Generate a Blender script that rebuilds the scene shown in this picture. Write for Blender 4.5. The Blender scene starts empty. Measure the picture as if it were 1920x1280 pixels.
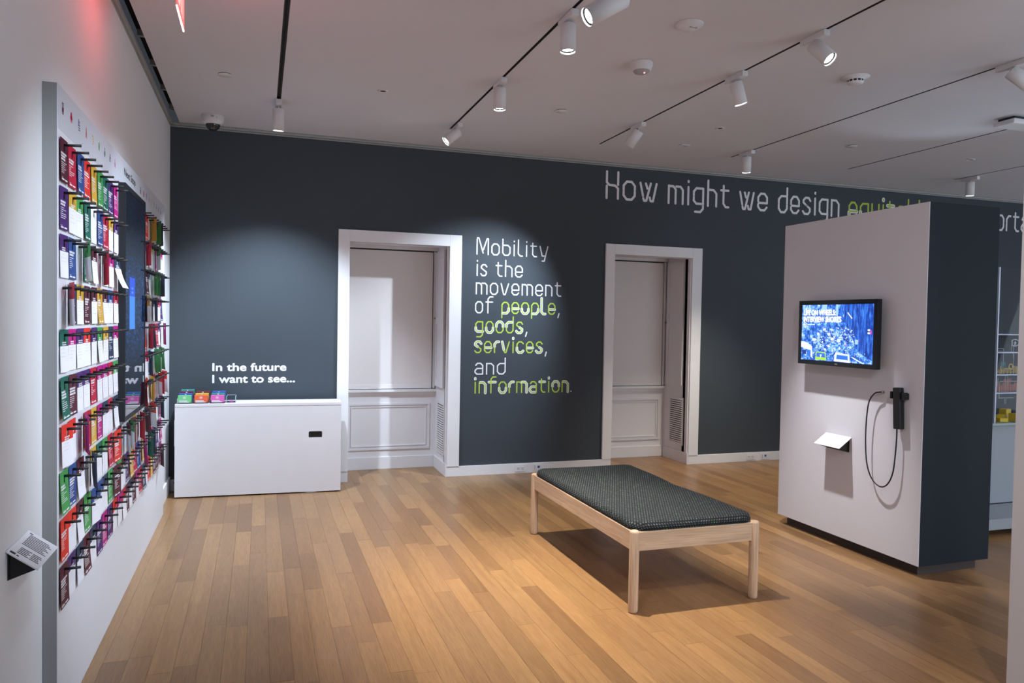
import bpy, bmesh, math, random
from mathutils import Vector, Matrix
PI = math.pi
C = bpy.context.scene.collection
SC = bpy.context.scene

# ------------------------------------------------------------------ camera, world, lights, exposure
H = 1.55
YAW, PITCH, ROLL, FPX = 0.3255522, -0.02789146, 0.01716157, 1403.88
fw = Vector((math.sin(YAW)*math.cos(PITCH), math.cos(YAW)*math.cos(PITCH), math.sin(PITCH)))
r0 = Vector((math.cos(YAW), -math.sin(YAW), 0)); u0 = r0.cross(fw)
rt = r0*math.cos(ROLL) + u0*math.sin(ROLL); up = -r0*math.sin(ROLL) + u0*math.cos(ROLL)
cam_d = bpy.data.cameras.new('camera'); cam = bpy.data.objects.new('camera', cam_d); C.objects.link(cam)
cam_d.sensor_width = 36; cam_d.lens = FPX/1920*36; cam_d.clip_start = .05
m = Matrix((( rt.x, up.x, -fw.x, 0), (rt.y, up.y, -fw.y, 0), (rt.z, up.z, -fw.z, H), (0, 0, 0, 1)))
cam.matrix_world = m
SC.camera = cam
SC.view_settings.view_transform = 'Standard'; SC.view_settings.look = 'None'
SC.view_settings.gamma = 1; SC.view_settings.use_curve_mapping = False
SC.view_settings.exposure = 0.28
w = bpy.data.worlds.new('world'); SC.world = w; w.use_nodes = True
w.node_tree.nodes['Background'].inputs[0].default_value = (.6, .66, .8, 1)
w.node_tree.nodes['Background'].inputs[1].default_value = .05

COOL = (.72, .85, 1.0); NEUT = (.95, .96, 1.0); WARM = (1.0, .92, .76)
def spot(pos, target, power, angle=50, blend=.6, col=NEUT, r=.03):
    d = bpy.data.lights.new('spot_light', 'SPOT'); o = bpy.data.objects.new('spot_light', d); C.objects.link(o)
    d.energy = power; d.spot_size = math.radians(angle); d.spot_blend = blend; d.color = col; d.shadow_soft_size = r
    o.location = pos; o.rotation_euler = (Vector(target)-Vector(pos)).to_track_quat('-Z', 'Y').to_euler()
    return o
# lamps whose fittings are outside the frame, on the same ceiling tracks
spot((.128, 2.4, 2.98), (-.70, 3.8, .7), 45, 60, .9, COOL)
spot((.128, 3.9, 2.98), (-.70, 5.3, .9), 75, 72, .9, COOL)
spot((1.575, 1.6, 2.98), (-.70, 4.0, 1.3), 185, 42, .7, COOL)
spot((1.575, .4, 2.98), (3.0, 2.3, 1.0), 95, 80, .9, NEUT)
spot((3.015, 1.2, 2.98), (2.9, 3.0, 0), 115, 75, .9, WARM)
spot((5.92, 3.6, 2.98), (6.0, 4.7, .6), 32, 70, .8, COOL)
spot((5.92, 1.5, 2.98), (5.4, 2.6, 0), 60, 80, .9, NEUT)
# added unseen area fills imitating soft bounce, behind the camera and to the right
def area(pos, target, power, sx, sy, col):
    d = bpy.data.lights.new('room_light', 'AREA'); o = bpy.data.objects.new('room_light', d); C.objects.link(o)
    d.shape = 'RECTANGLE'; d.size = sx; d.size_y = sy; d.energy = power; d.color = col
    o.location = pos; o.rotation_euler = (Vector(target)-Vector(pos)).to_track_quat('-Z', 'Y').to_euler()
spot((.128, 1.7, 2.98), (1.9, 4.2, .2), 75, 40, .9, NEUT)
area((5.6, -2.0, 1.2), (5.0, 2.5, 4.2), 200, 6, 2.0, (.74, .86, 1.0))
area((11.8, 3.0, 1.2), (6, 4, 4.4), 100, 6, 2.0, (.76, .87, 1.0))
spot((6.5, 5.1, 1.62), (5.15, 4.6, 3.22), 22, 42, .5, COOL, .15)   # added unseen uplight imitating light reflected off the display case

# ------------------------------------------------------------------ materials
def mat(name, col, rough=.6, spec=.5, metal=0, emit=None, es=1, bump=0, bscale=60, mottle=0, mscale=3, trans=0, alpha=1):
    m = bpy.data.materials.new(name); m.use_nodes = True; nt = m.node_tree; b = nt.nodes['Principled BSDF']
    c = (*col, 1)
    b.inputs['Base Color'].default_value = c; b.inputs['Roughness'].default_value = rough
    b.inputs['Specular IOR Level'].default_value = spec; b.inputs['Metallic'].default_value = metal
    if emit: b.inputs['Emission Color'].default_value = (*emit, 1); b.inputs['Emission Strength'].default_value = es
    if trans: b.inputs['Transmission Weight'].default_value = trans; b.inputs['IOR'].default_value = 1.12
    tc = None
    if mottle or bump: tc = nt.nodes.new('ShaderNodeTexCoord')
    if mottle:
        n = nt.nodes.new('ShaderNodeTexNoise'); n.inputs['Scale'].default_value = mscale; n.inputs['Detail'].default_value = 5
        nt.links.new(tc.outputs['Object'], n.inputs['Vector'])
        mx = nt.nodes.new('ShaderNodeMix'); mx.data_type = 'RGBA'
        mx.inputs[6].default_value = tuple(v*(1-mottle) for v in col)+(1,); mx.inputs[7].default_value = tuple(min(1, v*(1+mottle)) for v in col)+(1,)
        nt.links.new(n.outputs[0], mx.inputs[0]); nt.links.new(mx.outputs[2], b.inputs['Base Color'])
    if bump:
        n = nt.nodes.new('ShaderNodeTexNoise'); n.inputs['Scale'].default_value = bscale; n.inputs['Detail'].default_value = 3
        nt.links.new(tc.outputs['Object'], n.inputs['Vector'])
        bp = nt.nodes.new('ShaderNodeBump'); bp.inputs['Strength'].default_value = bump; bp.inputs['Distance'].default_value = .002
        nt.links.new(n.outputs[0], bp.inputs['Height']); nt.links.new(bp.outputs[0], b.inputs['Normal'])
    return m
M = {}
M['white'] = mat('white_wall_paint', (.76, .76, .77), .7, .3, bump=.15, bscale=120, mottle=.02)
M['ceil'] = mat('ceiling_plaster', (.68, .665, .70), .85, .2, bump=.1, bscale=40, mottle=.02)
M['dark'] = mat('slate_wall_paint', (.052, .064, .076), .6, .25, bump=.2, bscale=150, mottle=.04)
M['trim'] = mat('white_trim_paint', (.78, .77, .78), .4, .45)
M['greytrim'] = mat('grey_metal_trim', (.34, .35, .34), .45, .5)
M['black'] = mat('matte_black', (.012, .012, .013), .5, .4)
M['slot'] = mat('dark_recess', (.02, .021, .022), .8, .2)
M['track'] = mat('track_channel', (.055, .052, .05), .5, .4)
M['lampw'] = mat('lamp_white_enamel', (.72, .71, .72), .45, .4)
M['lens'] = mat('lit_lens', (.9, .9, .9), .3, emit=(.95, .98, 1.0), es=25)
M['screenblack'] = mat('black_plastic', (.014, .016, .02), .55, .25)
M['shade'] = mat('linen_blind', (.80, .76, .75), .85, .2, mottle=.03, mscale=200)
M['panelw'] = mat('cream_panel_paint', (.76, .74, .76), .5, .4)
M['grey'] = mat('board_edge_grey', (.30, .30, .30), .6, .3)
M['boardw'] = mat('board_white', (.74, .74, .78), .5, .35)
M['strip'] = mat('pale_blue_strip', (.60, .62, .68), .5, .35)
M['desk'] = mat('white_laminate', (.78, .77, .80), .35, .5, mottle=.03, mscale=7)
M['towerw'] = mat('partition_white', (.68, .665, .70), .6, .35, bump=.1)
M['towerd'] = mat('partition_slate', (.011, .016, .024), .65, .18, bump=.1)
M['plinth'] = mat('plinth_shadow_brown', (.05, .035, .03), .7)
M['vinylw'] = mat('white_vinyl', (.80, .79, .82), .5, .3)
M['vinylg'] = mat('lime_vinyl', (.44, .60, .075), .5, .3)
M['paper'] = mat('white_paper', (.80, .79, .83), .8, .2)
M['ink'] = mat('pencil_ink', (.55, .54, .58), .8, .2)
M['inkd'] = mat('black_ink', (.05, .05, .06), .8, .2)
M['backgrey'] = mat('card_back', (.42, .40, .42), .8, .2)
M['brass'] = mat('brass', (.35, .27, .12), .3, .5, 1)
M['steel'] = mat('brushed_metal', (.5, .48, .46), .35, .5, 1)
M['ledred'] = mat('red_led', (1, .1, .08), .4, emit=(1, .12, .1), es=12)
M['ledblue'] = mat('blue_led', (.2, .3, 1), .4, emit=(.3, .4, 1), es=8)
M['blue'] = mat('outlet_blue', (.02, .06, .25), .5)
M['cam'] = mat('smoked_dome', (.03, .03, .035), .12, .6)
M['cable'] = mat('black_cable', (.01, .012, .012), .45, .4)
M['grcable'] = mat('grey_cable', (.35, .33, .32), .5)
M['acryl'] = mat('clear_acrylic', (.97, .98, 1), .0, .5, trans=1)
M['frost'] = mat('acrylic_edge', (.50, .56, .70), .3, .5)
M['casepaint'] = mat('case_grey_paint', (.30, .33, .36), .6, .3)
M['smoked'] = mat('smoked_panel', (.045, .05, .058), .75, .12)
M['yel'] = mat('yellow_block', (.75, .52, .02), .5)
M['coral'] = mat('coral_print', (.50, .17, .13), .6)
M['teal'] = mat('teal_print', (.08, .28, .28), .6)
M['yelp'] = mat('yellow_print', (.55, .38, .08), .6)
M['whitep'] = mat('pale_print', (.45, .47, .5), .6)
M['tabletop'] = mat('green_grey_top', (.30, .38, .36), .5)
PAL = {'P': ('plum', (.085, .016, .030)), 'C': ('crimson', (.46, .012, .045)), 'B': ('blue', (.030, .070, .24)), 'R': ('orange red', (.68, .035, .022)),
       'Y': ('yellow', (.62, .36, .045)), 'G': ('green', (.055, .30, .075)), 'T': ('dark green', (.012, .12, .085)), 'U': ('purple', (.068, .022, .14)),
       'M': ('magenta', (.46, .010, .20)), 'N': ('navy', (.025, .042, .085))}
for k, (n, c) in PAL.items(): M['c'+k] = mat('card_'+n.replace(' ', '_'), c, .6, .3)
for k, c in dict(pg=(.18, .58, .24), po=(.80, .13, .06), pm=(.72, .14, .46), pt=(.06, .28, .26), pb=(.06, .12, .45), pp=(.16, .03, .05), py=(.72, .48, .08)).items():
    M[k] = mat('stack_'+k, c, .6, .3)

def wood(name, c1, c2, c3, axis='Y', rough=.3, plank=False, gscale=1.0):
    m = bpy.data.materials.new(name); m.use_nodes = True; nt = m.node_tree; b = nt.nodes['Principled BSDF']; N = nt.nodes.new; L = nt.links.new
    tc = N('ShaderNodeTexCoord')
    if plank:
        geo = N('ShaderNodeNewGeometry'); oi = N('ShaderNodeObjectInfo')
        ad = N('ShaderNodeMath'); ad.operation = 'ADD'; L(geo.outputs['Random Per Island'], ad.inputs[0]); L(oi.outputs['Random'], ad.inputs[1])
        fr = N('ShaderNodeMath'); fr.operation = 'FRACT'; L(ad.outputs[0], fr.inputs[0]); rnd = fr.outputs[0]
        wc = geo.outputs['Position']
    else: wc = tc.outputs['Object']; rnd = None
    mp = N('ShaderNodeMapping'); L(wc, mp.inputs['Vector'])
    s = [38*gscale]*3; s['XYZ'.index(axis)] = 1.6*gscale
    mp.inputs['Scale'].default_value = s
    if rnd is not None:
        cx = N('ShaderNodeCombineXYZ'); mu = N('ShaderNodeMath'); mu.operation = 'MULTIPLY'; mu.inputs[1].default_value = 40
        L(rnd, mu.inputs[0]); L(mu.outputs[0], cx.inputs[0]); L(mu.outputs[0], cx.inputs[1]); L(cx.outputs[0], mp.inputs['Location'])
    n = N('ShaderNodeTexNoise'); n.inputs['Scale'].default_value = 1; n.inputs['Detail'].default_value = 6; n.inputs['Distortion'].default_value = .6
    L(mp.outputs[0], n.inputs['Vector'])
    mp2 = N('ShaderNodeMapping'); s2 = [260*gscale]*3; s2['XYZ'.index(axis)] = 9*gscale; mp2.inputs['Scale'].default_value = s2; L(wc, mp2.inputs['Vector'])
    n2 = N('ShaderNodeTexNoise'); n2.inputs['Scale'].default_value = 1; n2.inputs['Detail'].default_value = 3; L(mp2.outputs[0], n2.inputs['Vector'])
    r = N('ShaderNodeValToRGB'); r.color_ramp.elements[0].position = .3; r.color_ramp.elements[1].position = .72
    r.color_ramp.elements[0].color = (*c1, 1); r.color_ramp.elements[1].color = (*c2, 1)
    L(n.outputs[0], r.inputs[0]); col = r.outputs[0]
    mx = N('ShaderNodeMix'); mx.data_type = 'RGBA'; mx.blend_type = 'MULTIPLY'; mx.inputs[0].default_value = .55
    r2 = N('ShaderNodeValToRGB'); r2.color_ramp.elements[0].position = .35; r2.color_ramp.elements[0].color = (.62, .6, .58, 1); r2.color_ramp.elements[1].position = .6; r2.color_ramp.elements[1].color = (1, 1, 1, 1)
    L(n2.outputs[0], r2.inputs[0]); L(col, mx.inputs[6]); L(r2.outputs[0], mx.inputs[7]); col = mx.outputs[2]
    if rnd is not None:
        r3 = N('ShaderNodeValToRGB'); e = r3.color_ramp.elements; e[0].position = 0; e[0].color = (.72, .67, .65, 1); e[1].position = 1; e[1].color = (1.13, 1.10, 1.03, 1)
        a = e.new(.25); a.color = (.90, .87, .85, 1); a = e.new(.6); a.color = (1, .98, .96, 1)
        L(rnd, r3.inputs[0]); m3 = N('ShaderNodeMix'); m3.data_type = 'RGBA'; m3.blend_type = 'MULTIPLY'; m3.inputs[0].default_value = 1
        L(col, m3.inputs[6]); L(r3.outputs[0], m3.inputs[7]); col = m3.outputs[2]
    L(col, b.inputs['Base Color'])
    rr = N('ShaderNodeMapRange'); rr.inputs['To Min'].default_value = rough-.06; rr.inputs['To Max'].default_value = rough+.12
    L(n.outputs[0], rr.inputs['Value']); L(rr.outputs[0], b.inputs['Roughness'])
    bp = N('ShaderNodeBump'); bp.inputs['Strength'].default_value = .12; bp.inputs['Distance'].default_value = .001; L(n2.outputs[0], bp.inputs['Height']); L(bp.outputs[0], b.inputs['Normal'])
    b.inputs['Specular IOR Level'].default_value = .45
    return m
M['floor'] = wood('oak_planks', (.285, .155, .070), (.365, .212, .098), None, 'Y', .30, True)
M['ash'] = wood('ash_wood_y', (.52, .36, .245), (.66, .48, .345), None, 'Y', .45, False, .8)
M['ashx'] = wood('ash_wood_x', (.52, .37, .255), (.66, .49, .355), None, 'X', .45, False, .8)
M['ashz'] = wood('ash_wood_z', (.52, .36, .245), (.67, .49, .36), None, 'Z', .45, False, .8)

def fabric():
    m = bpy.data.materials.new('dotted_weave'); m.use_nodes = True; nt = m.node_tree; b = nt.nodes['Principled BSDF']; N = nt.nodes.new; L = nt.links.new
    tc = N('ShaderNodeTexCoord'); sep = N('ShaderNodeSeparateXYZ'); L(tc.outputs['Object'], sep.inputs[0])
    def math_(op, a, bb=None, v=None):
        n = N('ShaderNodeMath'); n.operation = op; L(a, n.inputs[0])
        if bb is not None: L(bb, n.inputs[1])
        elif v is not None: n.inputs[1].default_value = v
        return n.outputs[0]
    S = .0165
    zd = math_('MINIMUM', math_('SUBTRACT', sep.outputs[2], v=.466), v=0)
    x0_ = math_('SUBTRACT', sep.outputs[0], math_('MULTIPLY', math_('SIGN', sep.outputs[0]), zd))
    x = math_('DIVIDE', x0_, v=S); y0 = math_('SUBTRACT', sep.outputs[1], math_('MULTIPLY', math_('SIGN', sep.outputs[1]), zd))
    y = math_('DIVIDE', y0, v=S)
    fy = math_('FLOOR', y); half = math_('MULTIPLY', math_('MODULO', fy, v=2), v=.5)
    x = math_('ADD', x, half); fx = math_('FLOOR', x)
    dx = math_('ABSOLUTE', math_('SUBTRACT', math_('FRACT', x), v=.5)); dy = math_('ABSOLUTE', math_('SUBTRACT', math_('FRACT', y), v=.5))
    inx = math_('LESS_THAN', dx, v=.24); iny = math_('LESS_THAN', dy, v=.27); dot = math_('MULTIPLY', inx, iny)
    cv = N('ShaderNodeCombineXYZ'); L(fx, cv.inputs[0]); L(fy, cv.inputs[1])
    wn = N('ShaderNodeTexWhiteNoise'); wn.noise_dimensions = '2D'; L(cv.outputs[0], wn.inputs['Vector'])
    r = N('ShaderNodeValToRGB'); r.color_ramp.interpolation = 'CONSTANT'; e = r.color_ramp.elements
    e[0].position = 0; e[0].color = (.075, .088, .10, 1); e[1].position = .45; e[1].color = (.055, .068, .085, 1)
    a = e.new(.8); a.color = (.105, .12, .135, 1); a = e.new(.982); a.color = (.04, .30, .06, 1)
    L(wn.outputs['Value'], r.inputs[0])
    mx = N('ShaderNodeMix'); mx.data_type = 'RGBA'; mx.inputs[6].default_value = (.010, .012, .014, 1)
    L(dot, mx.inputs[0]); L(r.outputs[0], mx.inputs[7]); L(mx.outputs[2], b.inputs['Base Color']); b.inputs['Roughness'].default_value = .85
    b.inputs['Specular IOR Level'].default_value = .2
    bp = N('ShaderNodeBump'); bp.inputs['Strength'].default_value = .4; bp.inputs['Distance'].default_value = .002; L(dot, bp.inputs['Height']); L(bp.outputs[0], b.inputs['Normal'])
    return m
M['fabric'] = fabric()
def noise_emit(name, ramp, strength, scale, stretch=(1, 1, 1), detail=8, rough=.3, grad=None):
    m = bpy.data.materials.new(name); m.use_nodes = True; nt = m.node_tree; b = nt.nodes['Principled BSDF']; N = nt.nodes.new; L = nt.links.new
    tc = N('ShaderNodeTexCoord'); mp = N('ShaderNodeMapping'); mp.inputs['Scale'].default_value = stretch; L(tc.outputs['Object'], mp.inputs[0])
    n = N('ShaderNodeTexNoise'); n.inputs['Scale'].default_value = scale; n.inputs['Detail'].default_value = detail; n.inputs['Roughness'].default_value = .65
    L(mp.outputs[0], n.inputs['Vector'])
    r = N('ShaderNodeValToRGB'); e = r.color_ramp.elements
    for i, (p, c) in enumerate(ramp):
        if i < 2: e[i].position = p; e[i].color = (*c, 1)
        else: a = e.new(p); a.color = (*c, 1)
    L(n.outputs[0], r.inputs[0]); L(r.outputs[0], b.inputs['Emission Color'])
    if grad:
        sep = N('ShaderNodeSeparateXYZ'); L(tc.outputs['Object'], sep.inputs[0]); rg = N('ShaderNodeValToRGB'); L(sep.outputs[2], rg.inputs[0])
        for i, (p, v) in enumerate(grad):
            if i < 2: rg.color_ramp.elements[i].position = p; rg.color_ramp.elements[i].color = (v, v, v, 1)
            else: a = rg.color_ramp.elements.new(p); a.color = (v, v, v, 1)
        mu = N('ShaderNodeMath'); mu.operation = 'MULTIPLY'; mu.inputs[1].default_value = strength; L(rg.outputs[0], mu.inputs[0]); L(mu.outputs[0], b.inputs['Emission Strength'])
    else: b.inputs['Emission Strength'].default_value = strength
    b.inputs['Base Color'].default_value = (.01, .012, .016, 1); b.inputs['Roughness'].default_value = rough
    return m
M['tvpic'] = noise_emit('street_footage', [(.36, (.004, .03, .25)), (.46, (.01, .10, .62)), (.54, (.08, .32, .9)), (.63, (.5, .75, 1.0)), (.72, (.9, .95, 1))], 1.0, 40, (1, .8, .8))
M['tvdark'] = noise_emit('street_footage_dark', [(.36, (.002, .02, .2)), (.5, (.006, .07, .5)), (.62, (.06, .25, .8))], 1.0, 22, (1, 2.5, .5))
for k, c in dict(ew=(.92, .96, 1), eg=(.42, .72, .06), eb=(.02, .16, .75), ed=(.003, .03, .25), el=(.35, .62, 1.0), ep=(.8, .05, .5)).items():
    M[k] = mat('screen_'+k, (.02, .02, .02), .4, emit=c, es=1.0)
M['kiosk'] = noise_emit('blue_starfield', [(.44, (.002, .006, .02)), (.56, (.006, .03, .13)), (.66, (.02, .10, .40)), (.74, (.10, .30, .9))], .8, 70, stretch=(1, .3, 1), detail=10, rough=.02,
                        grad=[(0, 0.0), (.28, .1), (.42, .8), (.75, 1.0), (.92, .15)])
M['kb1'] = mat('kiosk_blue', (.01, .01, .02), .1, emit=(.02, .08, .70), es=.9)
M['kb2'] = mat('kiosk_light_blue', (.01, .01, .02), .1, emit=(.06, .26, .85), es=.9)
M['redglow'] = mat('red_acrylic', (.8, .05, .05), .3, emit=(1, .13, .12), es=1.1)
M['redlit'] = mat('red_acrylic_edge', (1, .3, .3), .3, emit=(1, .55, .5), es=6)
M['redpale'] = mat('pale_red_letter', (1, .3, .3), .3, emit=(1, .32, .3), es=1.4)

# ------------------------------------------------------------------ mesh helper
class MB:
    def __init__(s, mats=None): s.bm = bmesh.new(); s.mi = 0
    def box(s, x0, x1, y0, y1, z0, z1, mi=0, bevel=0):
        g = bmesh.ops.create_cube(s.bm, size=1); vs = g['verts']
        for v in vs: v.co = Vector(((x0+x1)/2+v.co.x*(x1-x0), (y0+y1)/2+v.co.y*(y1-y0), (z0+z1)/2+v.co.z*(z1-z0)))
        fs = set(f for v in vs for f in v.link_faces)
        for f in fs: f.material_index = mi
        if bevel:
            es = list(set(e for v in vs for e in v.link_edges))
            r = bmesh.ops.bevel(s.bm, geom=es, offset=bevel, segments=2, affect='EDGES', profile=.6)
            for f in r['faces']: f.material_index = mi
        return s
    def cyl(s, a, b, r, r2=None, seg=20, mi=0, caps=True, smooth=True):
        a = Vector(a); b = Vector(b); d = b-a; r2 = r if r2 is None else r2
        q = d.to_track_quat('Z', 'Y')
        g = bmesh.ops.create_cone(s.bm, cap_ends=caps, segments=seg, radius1=r, radius2=r2, depth=d.length)
        vs = g['verts']
        for v in vs: v.co = q @ v.co + (a+b)/2
        for f in set(f for v in vs for f in v.link_faces):
            f.material_index = mi
            if smooth and len(f.verts) == 4: f.smooth = True
        return s
    def lathe(s, c, prof, seg=28, mi=0, ax='Z', smooth=True):
        c = Vector(c); rings = []
        for r, h in prof:
            rings.append([s.bm.verts.new(c+Vector((r*math.cos(2*PI*i/seg), r*math.sin(2*PI*i/seg), h))) for i in range(seg)] if r > 1e-6 else [s.bm.verts.new(c+Vector((0, 0, h)))])
        for A, B in zip(rings, rings[1:]):
            for i in range(seg):
                j = (i+1) % seg
                if len(A) == 1 and len(B) == 1: continue
                if len(A) == 1: f = s.bm.faces.new((A[0], B[i], B[j]))
                elif len(B) == 1: f = s.bm.faces.new((A[i], A[j], B[0]))
                else: f = s.bm.faces.new((A[i], A[j], B[j], B[i]))
                f.material_index = mi; f.smooth = smooth
        return s
    def poly(s, pts, mi=0):
        f = s.bm.faces.new([s.bm.verts.new(Vector(p)) for p in pts]); f.material_index = mi; return s
    def tube(s, pts, r, seg=10, mi=0):
        pts = [Vector(p) for p in pts]; rings = []
        for i, p in enumerate(pts):
            t = (pts[min(i+1, len(pts)-1)]-pts[max(i-1, 0)]).normalized()
            a = t.cross(Vector((0, 0, 1)));  a = Vector((1, 0, 0)) if a.length < .05 else a.normalized()
            if i and rings: a = (la - t*la.dot(t)).normalized()
            la = a; b = t.cross(a)
            rings.append([s.bm.verts.new(p+a*r*math.cos(2*PI*k/seg)+b*r*math.sin(2*PI*k/seg)) for k in range(seg)])
        for A, B in zip(rings, rings[1:]):
            for k in range(seg):
                f = s.bm.faces.new((A[k], A[(k+1) % seg], B[(k+1) % seg], B[k])); f.smooth = True; f.material_index = mi
        s.bm.faces.new(rings[0][::-1]).material_index = mi; s.bm.faces.new(rings[-1]).material_index = mi
        return s
    def xf(s, mtx): bmesh.ops.transform(s.bm, matrix=mtx, verts=s.bm.verts); return s
    def mesh(s, name, mats):
        bmesh.ops.recalc_face_normals(s.bm, faces=s.bm.faces)
        me = bpy.data.meshes.new(name); s.bm.to_mesh(me); s.bm.free()
        for k in (mats if isinstance(mats, (list, tuple)) else [mats]): me.materials.append(M[k])
        return me
    def build(s, name, mats, parent=None):
        return link(name, s.mesh(name, mats), parent)
def link(name, me, parent=None):
    o = bpy.data.objects.new(name, me); C.objects.link(o)
    if parent: o.parent = parent
    return o
def tag(o, label, cat, group=None, kind=None):
    if label: o['label'] = label
    if cat: o['category'] = cat
    if group: o['group'] = group
    if kind: o['kind'] = kind
    return o
def thing(name, label, cat, loc=(0, 0, 0), rz=0, group=None):
    o = bpy.data.objects.new(name, None); C.objects.link(o); o.location = loc; o.rotation_euler = (0, 0, rz); o.empty_display_size = .05
    return tag(o, label, cat, group)
def struct(o): o['kind'] = 'structure'; return o
def textmesh(name, s, height, mats, parent, frame, x0=None, x1=None, bold=0, bold2=0):
    """frame: Matrix placing local X (right), Y (up), Z (out) in the world; text is fitted to width x1-x0 and cap height."""
    cu = bpy.data.curves.new(name, 'FONT'); cu.body = s; cu.size = 1; cu.offset = bold; cu.extrude = 0
    o = bpy.data.objects.new(name+'_tmp', cu); C.objects.link(o)
    dg = bpy.context.evaluated_depsgraph_get(); dg.update()
    me = bpy.data.meshes.new_from_object(o.evaluated_get(dg)); bpy.data.objects.remove(o)
    xs = [v.co.x for v in me.vertices]; ys = [v.co.y for v in me.vertices]
    a, b, c, d = min(xs), max(xs), 0, .73
    sy = height/(d-c); sx = (x1-x0)/(b-a) if x1 is not None else sy
    xo = x0 if x0 is not None else 0
    for v in me.vertices: v.co = Vector(((v.co.x-a)*sx+xo, v.co.y*sy, 0))
    if bold2:
        bm = bmesh.new()
        for q, (dx, dy) in enumerate([(0, 0), (1, 0), (-1, 0), (0, 1), (0, -1), (.7, .7), (-.7, .7), (.7, -.7), (-.7, -.7)]):
            t = me.copy(); t.transform(Matrix.Translation((dx*bold2, dy*bold2, q*.00004))); bm.from_mesh(t); bpy.data.meshes.remove(t)
        bm.to_mesh(me); bm.free()
    me.materials.clear(); me.materials.append(M[mats]); me.transform(frame)
    me.name = name
    return link(name, me, parent)

XL, XP, YB, YN, ZC = -.747, -.698, 7.166, 7.70, 3.221
X1, Y0 = 12.0, -2.2
TRX = [.128, 1.575, 3.015, 4.46, 5.92, 7.40]
# ------------------------------------------------------------------ structure
fl = struct(MB().box(XL-.1, X1, Y0, YN+.1, -.06, -.0135).build('floor', 'plinth'))
random.seed(4)
pm = MB().box(-.5, .5, -.5, .5, -.5, .5).mesh('plank', 'floor')
planks = []
PW = .1
x = XL
while x < X1:
    y = 1.6 - random.random()*1.2
    while y < YN:
        ln = random.choice([.5, .7, .9, 1.1, 1.3, 1.6, 1.9])*random.uniform(.85, 1.15)
        ya, yb = max(y, 1.4), min(y+ln, YN+.02)
        if yb-ya > .03: planks.append((x, ya, yb))
        y += ln
    x += PW
def pscore(p):
    cx, cy = p[0]+.05, (p[1]+p[2])/2
    d = Vector((cx, cy, -H)); z = d.dot(fw)
    if z <= .3: return -1
    px = 960+FPX*d.dot(rt)/z; py = 640-FPX*d.dot(up)/z
    if px < -150 or px > 2050 or py > 1500: return -1
    return (p[2]-p[1])/z**2.2
planks.sort(key=pscore, reverse=True)
for (px, ya, yb) in planks[:295]:
    o = link('plank', pm, fl); o.location = (px+PW/2, (ya+yb)/2, -.006+random.uniform(-.0003, .0003)); o.scale = (PW-.0008, yb-ya-.0010, .012)
sb = MB()
for (px, ya, yb) in planks[295:]: sb.box(px+.0004, px+PW-.0004, ya+.0005, yb-.0005, -.012, 0)
for k in range(int((X1-XL)/PW)): sb.box(XL+k*PW+.0008, XL+(k+1)*PW-.0008, Y0, 1.398, -.012, 0)
so = sb.build('planking', 'floor', fl); so['kind'] = 'stuff'

# ceiling, cut by the track slots and the perimeter slot
cb = MB(); xs = [XL+.027]; S = .016
segs = []; prev = XL+.077
for tx in TRX:
    h_ = S if tx == TRX[0] else .0105
    segs.append((prev, tx-h_)); prev = tx+h_
segs.append((prev, X1))
TE = 6.47
for a, b in segs: cb.box(a, b, Y0, YB, ZC, ZC+.05)
for tx in TRX: cb.box(tx-(S if tx == TRX[0] else .0105), tx+(S if tx == TRX[0] else .0105), TE if tx != TRX[0] else 6.32, YB, ZC, ZC+.05)
cb.box(XL-.1, XL, Y0, YB, ZC, ZC+.05)
ceil = struct(cb.build('ceiling', 'ceil'))
struct(MB().box(XL, X1, Y0, YB+.05, ZC+.12, ZC+.16).build('ceiling_void', 'slot'))
# left wall
struct(MB().box(XL-.12, XL, Y0, YB, 0, 3.184).build('wall_left', 'white'))
struct(MB().box(XL-.12, XL+.004, Y0, YB, 3.184, 3.195).box(XL-.12, XL+.022, Y0, YB, 3.197, 3.224).build('trim_1', 'greytrim'))
tr = MB()
for y in (4.55, 5.15, 5.72, 6.3, 6.85): tr.box(XL+.022, XL+.077, y, y+.03, 3.262, 3.30)
struct(tr.build('trim_2', 'greytrim'))
# back wall with two window niches
D = [(.797, 1.757), (3.542, 4.480)]
b = MB(); px = XL
for a, c in D: b.box(px, a, YB, YB+.12, 0, 3.184); b.box(a, c, YB, YB+.12, 2.265, 3.184); px = c
b.box(px, X1, YB, YB+.12, 0, 3.184)
struct(b.build('wall_back', 'dark'))
struct(MB().box(XL, X1, YB-.012, YB+.12, 3.184, 3.194).box(XL, X1, YB-.022, YB+.12, 3.197, 3.217).build('trim_3', 'greytrim'))
bb = MB(); px = XL
for a, c in D: bb.box(px, a-.0, YB-.016, YB, 0, .10, bevel=.002); px = c
bb.box(px, X1, YB-.016, YB, 0, .10, bevel=.002)
struct(bb.build('baseboard_back', 'trim'))
struct(MB().box(XL, XL+.016, 6.36, YB-.016, 0, .13, bevel=.002).box(XL, XL+.016, Y0, 3.1, 0, .13).build('baseboard_left', 'white'))
struct(MB().box(X1, X1+.1, Y0, YB, 0, ZC).build('wall_right', 'white'))
struct(MB().box(XL, X1, Y0-.1, Y0, 0, ZC).build('wall_front', 'white'))
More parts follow.
